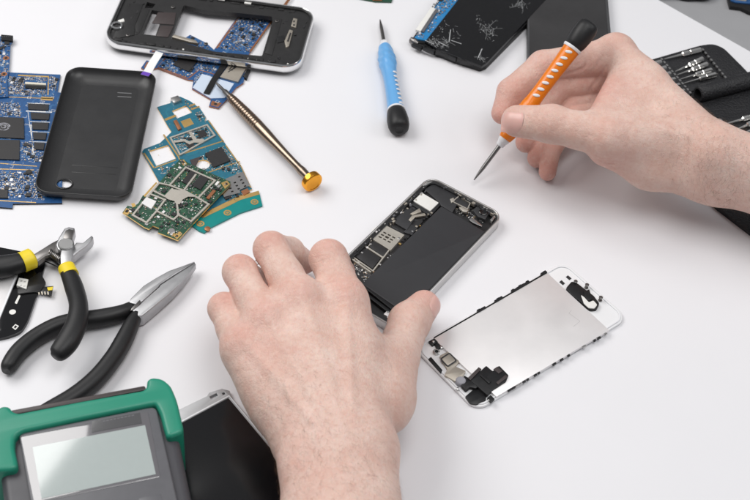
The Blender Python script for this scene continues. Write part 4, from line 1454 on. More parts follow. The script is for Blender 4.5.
    cn.prism(P([(421, 31), (436, 8.6), (438.4, 9.6), (424, 31.6)], 7.4), 6.2, 7.4, 1, bev=.15)
    cn.build('ribbon_connector', [M['white_part'], M['mid_grey']], t)
    sm = MB()
    scatter(sm, P([(430, 8), (446, -14), (466, -8), (440, 18)], 6), 6.2, 110, 96, big=1.1)
    scatter(sm, P([(424, 33), (439, 11), (443, 12), (429, 36)], 6), 6.2, 26, 98, kinds='ppppccr')
    scatter(sm, P([(414, 36), (417, 32), (425, 34), (424, 39)], 6), 6.2, 12, 97)
    sm.build('surface_components', PARTM, t)['kind'] = 'stuff'
    return t


def build_plain_phone():
    fr = Fr((527.5, 60), (527, 20), 7.0, 0)
    t = thing('phone', fr, 'dark phone with an unbroken glossy screen, behind the hand holding the orange screwdriver', 'phone')
    q = [(527.4, 72), (527.4, -42), (604, -48), (614, 66)]
    MB().prism(round_poly(fr.poly(q), 2.5, 5), 0, 7.0, 0, bev=.8, seg=3, botbev=True).build('body', [M['edge_grey']], t)
    MB().prism(round_poly(fr.poly([(529.4, 70), (529.2, -40), (601.5, -46), (610.6, 64)]), 2, 5), 6.8, 7.3, 0, bev=.2).build('screen', [M['glass_smudge']], t)
    return t


def build_edge_scraps():
    fr = Fr((353, -6), (392, 1), 1.0, 0)
    t = thing('circuit_board', fr, 'sliver of a brown and green circuit board at the top edge above the blue screwdriver', 'circuit board', 'loose circuit boards')
    q = [(352, -8), (353.4, -2.5), (375, 1.6), (391.6, 2), (393, -3), (390, -30), (356, -32)]
    MB().prism(fr.poly(q), 0, 1.2, 0).build('board', [M['green_mask']], t)
    o = MB()
    o.prism(fr.poly([(356, -8), (356.6, -2.4), (366, -.2), (366, -7)]), 1.2, 2.4, 0, bev=.1)
    o.prism(fr.poly([(372, -5), (372.6, .8), (382, 1.2), (382, -5)]), 1.2, 2.2, 1, bev=.1)
    o.build('chip', [M['chip_brown'], M['copper']], t)
    # dark things on the grey desk
    f2 = Fr((664, -4), (720, 2), -4, -4.0)
    t2 = thing('cable', f2, 'bunched black cable on the grey desk at the top edge', 'cable')
    R = random.Random(17)
    c = MB()
    for k in range(5):
        z0 = 2.2 + k * .6
        pts = catmull([Vector((*f2.l(650 + R.uniform(-6, 0), -14 + k * 3, -4), 2.5)), Vector((*f2.l(672, -3 + R.uniform(-6, 1), -4), z0)), Vector((*f2.l(690, -1 + R.uniform(-5, 1.6), -4), z0)), Vector((*f2.l(708, -1.5 + R.uniform(-4, 1.6), -4), z0)), Vector((*f2.l(719 - k, -8 - k * 2, -4), 2.5))], 8)
        c.tube(pts, 2.4, 0, seg=10)
    c.build('strands', [M['black_rubber']], t2)
    f3 = Fr((727, 2), (752, 13), -4, -4.0)
    t3 = thing('circuit_board', f3, 'dark part with a pale connector on the grey desk in the top corner', 'circuit board', 'loose circuit boards')
    MB().prism(f3.poly([(724, -16), (727, 1.6), (729, 9.6), (740, 11), (748, 15), (790, 24), (790, -20)]), .2, 3.4, 0, bev=.4).build('housing', [M['black_plastic']], t3)
    MB().prism(f3.poly([(731, -8), (730.4, 1.2), (735, 3), (750, 4.4), (790, 9), (790, -12)], -.5), 3.2, 4.4, 0).build('board', [M['blue_mask']], t3)
    MB().prism(f3.poly([(735.5, -6), (735, -.2), (746, 1.2), (748, -6)], .5), 4.3, 6.4, 0, bev=.2).build('connector', [M['cream']], t3)
M.update(
    silver_dull=mat('dull_silver', (.62, .60, .60), .5, .5),
    cover_plastic=mat('cover_plastic', (.021, .021, .022), .35, spec=.5, noise=.15, nscale=160, bump=.06, bscale=1600, rvar=.08, dust=.03),
    frame_black=mat('frame_tray_black', (.020, .0195, .020), .42, spec=.45, noise=.25, nscale=220, bump=.08, bscale=900, rvar=.1, dust=.05),
    inner_black=mat('inner_black', (.013, .013, .014), .42, noise=.25, nscale=400),
    inner_grey=mat('inner_grey', (.045, .045, .048), .40, .35, noise=.15, nscale=250, rvar=.1),
    alu=mat('aluminium_bezel', (.42, .42, .43), .5, .5, noise=.06, nscale=150),
    glass_crack=mat('cracked_glass', (.006, .006, .007), .16, noise=.3, nscale=300, rvar=.06, dust=.05),
    bright_blue_mask=mat('bright_blue_mask', (.02, .20, .46), .34, noise=.15, nscale=400),
    edge_grey=mat('phone_edge_grey', (.12, .12, .125), .35, .6, noise=.1),
    glass_smudge=mat('reflection_toned_glass', (.035, .034, .035), .22, noise=.45, nscale=35, rvar=.14),  # lifted, uneven base colour stands in for a smudgy reflection
    lcd_window=mat('display_window', (.115, .11, .12), .40, noise=.04, coat=1.0, rvar=0),
    lcd_glass=mat('display_glass', (.36, .41, .40), .5, noise=.03, coat=1.0, rvar=0),
)


# ---------------------------------------------------------------- screwdrivers
def axis_thing(name, a, b, label, cat):
    """an upright-local thing whose x runs along the tool"""
    o = bpy.data.objects.new(name, None)
    o.empty_display_size = .01
    COL.objects.link(o)
    tag(o, label, cat)
    o.location = (a.x * S, a.y * S, a.z * S)
    d = (b - a).normalized()
    z = Vector((0, 0, 1)); z = (z - d * z.dot(d)).normalized()
    y = z.cross(d)
    o.rotation_euler = Matrix((d, y, z)).transposed().to_euler()
    return o, (b - a).length, Matrix((d, y, z))


def build_bronze_driver():
    a, b = W(216, 82.5, 5.2), W(315, 184.5, 7.2)
    t, L, R = axis_thing('screwdriver', a, b, 'bronze metal screwdriver with a golden swivel cap, its blade on the blue board', 'screwdriver')
    X = (1, 0, 0)
    k = L / 142.0
    MB().lathe((0, 0, 0), X, [(0, .5), (4, 1.1), (10, 1.2), (12, 2.0), (23 * k, 2.2)], 0).build('blade', [M['steel_dark']], t)
    pr = [(20 * k, 1.6), (21 * k, 2.7), (25 * k, 3.1)]
    # grooved grip
    x = 25 * k
    r = 3.1
    for i in range(13):
        r = 3.1 + 1.05 * math.sin(min(1, (i + 1) / 11) * PI / 2)
        pr += [(x, r), (x + 1.5, r + .05), (x + 1.8, r - .42), (x + 2.3, r - .42), (x + 2.6, r)]
        x += 2.6
    pr += [(x + 2, 4.1), (x + 10, 3.9), (x + 22, 3.2), (x + 34, 2.75), (x + 44, 2.6), (x + 50, 2.75), (x + 53, 3.2)]
    e = L - 6.5
    pr = [p for p in pr if p[0] < e - 3] + [(e - 2.5, 2.9), (e - .8, 3.3), (e - .2, 2.6), (e, 2.0)]
    MB().lathe((0, 0, 0), X, pr, 0, seg=32).build('handle', [M['bronze']], t, ang=25)
    MB().lathe((0, 0, 0), X, [(e - .3, 2.4), (e + .2, 5.2), (e + .5, 6.4), (e + 1.0, 6.9), (e + 4.2, 7.0), (e + 4.8, 6.8), (e + 5.2, 6.2), (e + 5.3, 5.2), (e + 5.0, 4.8), (e + 5.0, 0)], 0, seg=40).build('swivel_cap', [M['gold_cap']], t, ang=30)


def small_driver(a, b, label, hmat, roll_to=None):
    """small precision screwdriver with a soft black cap; a = blade tip, b = end of cap"""
    t, L, R = axis_thing('screwdriver', a, b, label, 'screwdriver')
    X = (1, 0, 0)
    k = L / 118.0
    bl = 30 * k
    MB().lathe((0, 0, 0), X, [(0, .35), (2.5 * k, .7), (9 * k, 1.35), (bl, 1.5)], 0, seg=16).build('blade', [M['steel_dark']], t)
    MB().lathe((0, 0, 0), X, [(bl - 4.5 * k, 1.6), (bl - 4.2 * k, 2.6), (bl - 2.4 * k, 3.2), (bl - 2.2 * k, 2.9), (bl - .6 * k, 3.7), (bl + .8 * k, 3.9), (bl + 1.4 * k, 3.5)], 0, seg=28).build('collar', [M['white_plastic']], t)
    # handle: faceted swelling near the blade, then a waist and a flare to the cap
    he = 99 * k
    seg = 32
    mb = MB()
    rows = []
    prof = [(bl + .8 * k, 3.6), (bl + 1.6 * k, 4.6), (bl + 6 * k, 5.4), (bl + 14 * k, 6.3), (bl + 21 * k, 6.3), (bl + 28 * k, 5.4), (bl + 36 * k, 4.95), (bl + 48 * k, 5.1), (bl + 60 * k, 5.5), (he - 1, 5.9)]
    pts = catmull([Vector((x, r, 0)) for x, r in prof], 5)
    V, F = [], []
    for i, p in enumerate(pts):
        f = (p.x - bl) / (he - bl)
        w = max(0, 1 - abs(f - .22) / .24)
        for q in range(seg):
            an = 2 * PI * q / seg
            tw = an + f * 7.0
            dip = w * .85 * (math.cos(4 * tw) * math.cos(10 * PI * f) )
            V.append((p.x, math.cos(an) * (p.y - .3 * w + dip), math.sin(an) * (p.y - .3 * w + dip)))
    n = len(pts)
    for i in range(n - 1):
        for q in range(seg):
            j = (q + 1) % seg
            F.append([i * seg + q, i * seg + j, (i + 1) * seg + j, (i + 1) * seg + q])
    F += [list(range(seg))[::-1], [(n - 1) * seg + q for q in range(seg)]]
    mb.add(V, F, 0)
    # flip if needed
    mb.build('handle', [hmat], t, ang=60)
    MB().lathe((0, 0, 0), X, [(he - 1.4, 5.4), (he - 1.2, 6.3), (he, 6.7), (he + .7, 6.6), (he + .8, 5.5)], 0, seg=32).build('white_ring', [M['white_plastic']], t)
    cap = [(he + .4, 5.6), (he + .8, 6.1), (he + 4, 7.0), (he + 9 * k, 7.6), (L - 5 * k, 7.4), (L - 2 * k, 6.6), (L - .7 * k, 5.0), (L - .4, 3.0), (L - .9, 2.4), (L - 1.0, 0)]
    cb = MB().lathe((0, 0, 0), X, cap, 0, seg=36)
    cb.build('cap', [M['black_rubber']], t, ang=50)
    # raised white grip dashes on the side that faces up/out
    ang = roll_to if roll_to is not None else 0
    d = MB()
    for i in range(8):
        x = bl + (33 + i * 4.6) * k
        f = (x - bl) / (he - bl)
        r = 5.35 + .55 * max(0, (f - .5) / .5)
        cx, cy, cz = x, math.cos(ang) * (r - .1), math.sin(ang) * (r - .1)
        nn = Vector((0, math.cos(ang), math.sin(ang))); tt = Vector((0, -math.sin(ang), math.cos(ang)))
        vs, fs = [], []
        for ring, (q, h) in enumerate(((1, .05), (.9, .26), (.5, .34))):
            for s_ in range(12):
                a_ = 2 * PI * s_ / 12
                u_, v_ = math.cos(a_) * 1.15 * q, math.sin(a_) * 2.3 * q
                p = Vector((cx, cy, cz)) + Vector((1, 0, 0)) * (u_ + v_ * .35) + tt * v_ + nn * (h - v_ * v_ / (2 * r))
                vs.append(p)
        for rg_ in range(2):
            for s_ in range(12):
                j = (s_ + 1) % 12
                fs.append([rg_ * 12 + s_, rg_ * 12 + j, (rg_ + 1) * 12 + j, (rg_ + 1) * 12 + s_])
        fs.append([24 + s_ for s_ in range(12)])
        d.add(vs, fs, 0)
    d.build('grip_dashes', [M['white_plastic']], t, ang=60)
    return t


# ---------------------------------------------------------------- pliers
def build_cutters():
    fr = Fr((65, 245), (93, 237), 10, 0)
    t = thing('diagonal_cutters', fr, 'diagonal cutters with black grips and yellow bands, jaws open', 'cutters')
    L3 = lambda x, y, z: fr.l3(x, y, z)
    # grip towards the left edge
    def grip(path, radii, name='grip'):
        P = [L3(*p) for p in path]
        pp = catmull(P, 8)
        rr_ = catmull([Vector((r[0], r[1], 0)) for r in radii], 8)
        MB().tube(pp, [(r.x, r.y) for r in rr_], 0, seg=20, shape=2.4).build(name, [M['black_rubber']], t, ang=60)
    grip([(-62, 275, 8), (-40, 272, 8.5), (-18, 269, 9), (4, 266.5, 9.5), (20, 263, 10), (27, 260.6, 10)], [(5, 4.5), (7, 6), (7.4, 6.2), (7.2, 6), (6.2, 5.4), (5.2, 4.6)])
    grip([(67.5, 272, 12), (73.5, 286, 14), (78.5, 305, 17.5), (76.5, 323, 18.5), (68, 341, 18), (58.5, 353, 17), (54.6, 357, 16.6)], [(4.6, 4.4), (5.6, 5), (5.6, 5.3), (6.2, 5.6), (6.6, 5.8), (5.4, 5), (3.0, 2.8)])
    def band(path, radii):
        MB().tube(catmull([L3(*p) for p in path], 4), [radii[0]] + [radii[1]] * 7 + [radii[2]], 0, seg=20, shape=2.4).build('yellow_band', [M['yellow']], t, ang=60)
    band([(22, 262.4, 10), (28, 260, 10), (34, 257.4, 10)], [(6.6, 5.9), (6.5, 5.7), (5.0, 4.3)])
    band([(70.4, 276, 12.6), (68, 271, 12), (66, 267, 11.5)], [(5.3, 4.9), (5.2, 4.8), (4.2, 3.8)])
    # arms
    a1 = MB().prism(fr.poly([(31, 262), (33, 255), (52, 243), (62, 238), (68, 247), (60, 253), (46, 256), (38, 262)], 10), 6.5, 10.5, 0, bev=.8)
    a1.build('arm', [M['steel_dark']], t)
    a2 = MB().prism(fr.poly([(61, 268), (60.5, 258), (62, 249), (72, 247), (73.5, 256), (70.5, 268)], 11), 8.5, 13.5, 0, bev=1.0)
    a2.build('arm', [M['tool_steel']], t)
    # jaws
    j1 = MB().prism(fr.poly([(55.5, 246), (59, 238), (64.5, 229.2), (69, 227.6), (74.6, 228.8), (75.2, 231.5), (72.6, 239), (73.5, 247), (66, 252), (58, 251)], 12), 7.5, 13.2, 0, bev=1.2, seg=3)
    j1.prism(fr.poly([(63, 237.2), (65.6, 229.8), (69, 228.4), (73.9, 229.6), (72.2, 237.8), (67, 239.4)], 14), 12.4, 13.5, 1, bev=.25)
    j1.build('jaw', [M['tool_steel'], M['steel_dark']], t)
    j2 = MB().prism(fr.poly([(66, 252), (73, 246.5), (76.5, 242.4), (83, 242.8), (91.6, 235.4), (93.2, 237), (92, 240.6), (86, 246.6), (79, 251.6), (74, 256), (68, 258)], 10), 4.5, 10.5, 0, bev=1.1, seg=3)
    j2.build('jaw', [M['tool_steel']], t)
    c = L3(66, 244.6, 13.4)
    MB().lathe((c.x, c.y, 7), (0, 0, 1), [(0, 4.9), (6.9, 4.9), (7.4, 4.3), (7.4, 0)], 0, seg=28).build('rivet', [M['mid_steel']], t)
    # return spring between the arms
    sp = MB()
    R = []
    for k in range(90):
        f = k / 89
        c = L3(50 + 11 * f, 252.6 + 8 * f, 9)
        a = k * 2 * PI / 11
        R.append(Vector((c.x + 2.2 * math.cos(a) * .7, c.y + 2.2 * math.cos(a) * .7, c.z + 2.2 * math.sin(a))))
    sp.tube(R, .45, 0, seg=6)
    sp.build('spring', [M['steel_dark']], t)
    MB().prism(fr.poly([(40, 257), (56, 247), (61, 258), (58, 265), (52, 262)], 8), 5.2, 6.6, 0, bev=.3).build('stop_plate', [M['black_satin']], t)


def build_needle_pliers():
    fr = Fr((135, 308), (194.5, 262), 6, 0)
    t = thing('needle_nose_pliers', fr, 'needle nose pliers with all black curved grips and a long grey tapering jaw', 'pliers')
    P = lambda q, z=8.5: fr.poly(q, z)
    tip = V2(fr.l(195, 262, 6))
    def taper(v):
        f = max(0, min(1, (v[0] - 4) / (tip.x - 4)))
        zc = 6.2
        return (v[0], v[1], zc + (v[2] - zc) * (1 - .55 * f))
    up = P([(129, 304.5), (131, 300), (143.5, 287), (156, 278.6), (169, 271), (182, 266), (194.2, 261), (194.8, 262), (176, 274), (159.5, 285.6), (158.8, 287.4), (146, 300), (138, 307)])
    lo = P([(194.9, 262.2), (195.8, 263.6), (191, 270.4), (182.4, 281.6), (171, 293.4), (156.5, 306), (142.6, 317.4), (138, 318), (132, 312), (139, 306.6), (146.4, 299.6), (159.2, 287.8), (160, 286), (176.4, 274.6)])
    MB().prism(up, 1.6, 10.4, 0, bev=.9, seg=3, tilt=taper).build('jaw', [M['tool_steel']], t)
    MB().prism(lo, 1.4, 10.2, 0, bev=.9, seg=3, tilt=taper).build('jaw', [M['tool_steel']], t)
    g = MB()
    # joint groove and notch
    g.prism(P([(151, 310), (152.4, 306.6), (164.4, 296.4), (163.6, 299)], 8), 7.0, 9.4, 0, bev=.3)
    g.prism(P([(130.6, 311.4), (131.6, 308.4), (139.6, 300.4), (141, 302), (138.6, 306)], 10), 8.2, 10.55, 0, bev=.2)
    g.build('joint_gap', [M['steel_dark']], t)
    def grip(path, radii):
        pp = catmull([fr.l3(*p) for p in path], 8)
        rr_ = catmull([Vector((r[0], r[1], 0)) for r in radii], 8)
        MB().tube(pp, [(r.x, r.y) for r in rr_], 0, seg=20, shape=2.3).build('grip', [M['black_rubber']], t, ang=60)
    grip([(131.5, 307.5, 6.5), (121, 313, 6.5), (103, 317.5, 6.5), (83, 320.5, 6.4), (60, 325, 6.2), (38, 336, 6), (20, 350.5, 6), (9, 365.5, 5.8), (6, 371.5, 5.6)], [(3.6, 3.8), (4.6, 4.8), (5.2, 5.2), (5.2, 5.3), (5.1, 5.3), (5.0, 5.3), (5.0, 5.3), (4.6, 4.9), (2.6, 3)])
    grip([(137, 315, 6.5), (131, 326, 6.5), (123, 342, 6.5), (113, 358.5, 6.4), (97, 378, 6.2), (76, 395.5, 6), (48, 412, 6), (20, 428, 6)], [(3.4, 3.8), (4.6, 4.8), (5.3, 5.2), (5.3, 5.3), (5.4, 5.3), (5.4, 5.3), (5.2, 5.3), (4.6, 4.9)])


# ---------------------------------------------------------------- handheld meter
def build_meter():
    zt = 40.0
    fr = Fr((18, 432), (155, 404.5), zt, 0)
    t = thing('multimeter', fr, 'grey handheld meter in a green corner holster with a blank pale display', 'multimeter')
    P = lambda q, z=zt: fr.poly(q, z)
    body = [(-6, 424), (8, 411.5), (149, 386), (165, 390), (172, 404), (192, 500), (222, 640), (246, 760), (70, 800), (30, 640), (6, 520)]
    MB().prism(round_poly(P(body, 38), [3, 6, 6, 4, 3, 3, 3, 12, 12, 3, 3], 6), 1.0, 38.0, 0, bev=4.5, seg=5, botbev=True).build('body', [M['dark_grey']], t, ang=50)
    # right flank, a smooth rounded rail
    green = [(-45, 474), (-38, 432), (-7, 411), (2, 405), (9, 405.5), (12.5, 410.5), (18, 412.5), (80, 400.5), (143, 389.5), (146.5, 386), (147, 379), (152, 376.5), (162, 377.5), (170.5, 384), (177, 399), (184.5, 432), (167, 437.5), (164, 428), (160, 412), (155.5, 403.5), (149, 404.5), (84, 417.5), (22, 431), (15, 436), (14, 446), (19, 469)]
    g = MB().prism(round_poly(P(green, 43), [5, 6, 5, 4, 4, 2, 2, 0, 2, 2, 4, 4, 5, 5, 5, 5, 5, 3, 3, 3, 2, 0, 3, 3, 3, 5], 5), 3.0, 43.0, 0, bev=2.4, seg=5, botbev=True)
    g.build('holster', [M['green']], t, ang=55)
    dk = MB().prism(round_poly(P([(11, 411.6), (145, 386.8), (146.5, 391), (13, 416)], 40), 1, 3), 30, 41.2, 0, bev=.6)
    dk.build('top_edge', [M['chip_brown']], t)
    # display surround and window
    sur = P([(18.5, 433), (156, 405.5), (178, 503), (36, 534)], 41)
    MB().prism(round_poly(sur, [3, 4, 3, 3], 5), 36, 40.6, 0, bev=.9, seg=3).build('display_surround', [M['mid_grey']], t)
    win = P([(20.5, 436.5), (148, 411), (160.5, 477), (34, 503)], 41)
    wn = MB().prism(round_poly(win, 1.5, 4), 39.5, 40.9, 0, bev=.3).build('display_window', [M['lcd_window']], t)
    lc = P([(32.5, 447), (145, 425), (155.8, 474), (41.6, 498.6)], 41.2)
    MB().prism(lc, 40.0, 41.02, 0).build('lcd', [M['lcd_glass']], wn)
    MB().prism(P([(92, 421.4), (140, 412.4), (142, 423), (92, 432.4)], 41.2), 40.0, 41.04, 0).build('window_band', [M['window_band']], wn)
    mk = MB()
    for i in range(9):
        a = fr.l(104 + i * 3.6, 421 - i * .72, 41.2)
        mk.box(a[0] - .7, a[0] + .7, a[1] - .35, a[1] + .35, 41.0, 41.07, 0)
    mk.build('window_marks', [M['mid_grey']], wn)
    # row of keys and dial below the frame of the photograph
    k = MB()
    for i in range(4):
        a = fr.l(52 + i * 33, 524 - i * 7, 40)
        k.box(a[0] - 6, a[0] + 6, a[1] - 4, a[1] + 4, 37, 41, 0, bev=1)
    k.build_each('key', [M['mid_grey']], t)
    a = fr.l(130, 600, 40)
    MB().lathe((a[0], a[1], 37), (0, 0, 1), [(0, 24), (3, 24), (4, 22), (4, 10), (9, 9), (9.5, 7), (9.5, 0)], 0, seg=40).build('dial', [M['black_satin']], t)


M['mid_steel'] = mat('rivet_steel', (.30, .30, .30), .4, 1, noise=.08)
M['window_band'] = mat('window_band', (.03, .03, .034), .4, coat=1.0, rvar=0)
for _k in ('window_band', 'lcd_window', 'lcd_glass'):
    M[_k].node_tree.nodes['Principled BSDF'].inputs['Coat IOR'].default_value = 1.9


# ---------------------------------------------------------------- leather bit case
def build_case():
    fr = Fr((700, 46), (730, 82), 3, 0)
    t = thing('tool_case', fr, 'open black leather bit case with rows of silver bits, under the right forearm', 'tool case')
    P = lambda q, z=3: fr.poly(q, z)
    base = [(632, 64), (645, 60.5), (700, 44.6), (713, 42.8), (724, 47), (744, 67), (800, 128), (900, 250), (880, 300), (752, 233.6), (716, 206), (680, 160)]
    MB().prism(round_poly(P(base), [2, 2, 3, 5, 5, 2, 2, 6, 6, 3, 2, 2], 5), .1, 2.6, 0, bev=.8, seg=3).build('leather_base', [M['leather']], t, ang=50)
    # right-hand flap, raised, and the two bit straps
    def pad(q, z0, z1, name, r=1.2, m='leather'):
        MB().prism(round_poly(P(q, z1), r, 4), z0, z1, 0, bev=min(.9, (z1 - z0) * .4), seg=3).build(name, [M[m]], t, ang=50)
    pad([(700.5, 45.8), (712, 43.6), (723, 48.6), (752, 80), (737, 84), (728.5, 82)], 2.5, 5.6, 'flap')
    pad([(655.5, 57.6), (660, 56.6), (692, 93.6), (686, 96.6)], 2.5, 6.0, 'strap')
    pad([(659, 58.6), (700, 47.6), (728, 81), (690, 91.5)], 2.4, 3.4, 'pocket')
    pad([(716, 120.4), (719.4, 117.6), (728, 131), (742, 140), (800, 170), (740, 160)], 2.5, 5.2, 'strap')
    pad([(719.4, 118), (756, 108), (800, 150), (760, 160)], 2.4, 3.4, 'pocket')
    # rolled spine
    a, b = fr.l3(698, 94, 7), fr.l3(785, 71, 7)
    R = MB()
    n = 20
    ring = []
    for q, (r) in ((a, 5.2), (b, 5.2)): pass
    d = (b - a).normalized()
    R.lathe(a, d, [(0, 4.0), (0, 5.3), (.8, 6.0), (8, 6.2), ((b - a).length, 6.2), ((b - a).length, 4.0)], 0, seg=28, caps=False)
    R.lathe(a, d, [(.05, 4.02), (20, 3.9), (20, 0)], 1, seg=28, caps=False)
    R.build('rolled_spine', [M['leather'], M['inner_black']], t, ang=50)
    # stitching beads along the straps
    s = MB()
    for (p, q, k) in (((660.5, 57.5), (691.5, 94), 12), ((701.5, 47.6), (729.5, 82), 10), ((719, 118.6), (729, 132), 6)):
        for i in range(k):
            f = (i + .5) / k
            c = fr.l(p[0] + (q[0] - p[0]) * f, p[1] + (q[1] - p[1]) * f, 5.6)
            s.box(c[0] - 1.2, c[0] + 1.2, c[1] - .8, c[1] + .8, 4.4, 6.1 if k != 10 else 5.9, 0, bev=.3)
    s.build_each('stud', [M['steel']], t)
    return t


def make_bit():
    o = MB()
    o.lathe((0, 0, 0), (1, 0, 0), [(0, .3), (2, .5), (11, .85), (12.5, 1.0), (13.2, 1.95), (14, 2.0), (17, 2.0), (17.3, 1.7), (18.2, 1.7), (18.5, 2.0), (25.5, 2.0), (26, 1.6)], 0, seg=6)
    return o.build('screwdriver_bit', [M['chrome_bit']], None, ang=20)


M['chrome_bit'] = mat('bright_bit_steel', (.92, .90, .87), .13, 1, noise=.1, nscale=300, rvar=.06)


def build_bits():
    first = make_bit()
    G = 'silver bits held in the leather case'
    rows = []
    names = ['uppermost', 'second', 'third', 'fourth', 'fifth', 'lowest']
    # left row: six bits poking out of the strap beside the hand
    for i in range(6):
        f = i / 5
        hx, hy = 661.5 + 23 * f, 63 + 29 * f
        rows.append(((hx - 22, hy + 4.6, 5.0), (hx, hy - 1, 5.0), '%s silver bit of the row between the hand and the left leather strap' % names[i]))
    n2 = ['long dark bit lying alone above the fan of bits in the upper pocket', 'uppermost silver bit of the fan in the upper leather pocket', 'second silver bit of the fan in the upper leather pocket', 'third silver bit of the fan in the upper leather pocket', 'fourth silver bit of the fan in the upper leather pocket', 'lowest silver bit of the fan in the upper leather pocket']
    for (a, b), l in zip([((664, 59), (701, 49.6)), ((675, 71.6), (703, 58.6)), ((677, 75), (707.5, 64)), ((680, 79.4), (712, 70)), ((683, 83.6), (716, 74.4)), ((707, 86.4), (727, 80.6))], n2):
        rows.append(((a[0], a[1], 4.8), (b[0], b[1], 5.6), l))
    n3 = ['long slim bit pointing left in the lower pocket of the leather case', 'thick silver bit at the right edge in the lower leather pocket', 'short bit peeking past the forearm beside the lower leather strap', 'slim bit just below the long slim bit of the lower leather pocket', 'lowest short bit tucked between the forearm and the lower leather strap']
    for (a, b), l in zip([((723, 124.5), (762, 114)), ((738, 136), (765, 124)), ((703, 128.6), (722, 121.4)), ((734, 130.5), (760, 119.5)), ((709, 133), (726, 127))], n3):
        rows.append(((a[0], a[1], 4.8), (b[0], b[1], 5.6), l))
    for i, (a, b, l) in enumerate(rows):
        o = first if i == 0 else first.copy()
        if i: COL.objects.link(o)
        A, B = W(*a), W(*b)
        d = (B - A)
        k = d.length / 26.0
        x = d.normalized()
        z = Vector((0, 0, 1)); z = (z - x * z.dot(x)).normalized()
        y = z.cross(x)
        o.location = A * S
        o.rotation_euler = Matrix((x, y, z)).transposed().to_euler()
        o.scale = (k, 1, 1)
        tag(o, l, 'bit', G)
# ------------------------------------------------------------------ hands: one skin surface from blended rounded limbs
def npv(p): return np.array([p[0], p[1], p[2]], float)


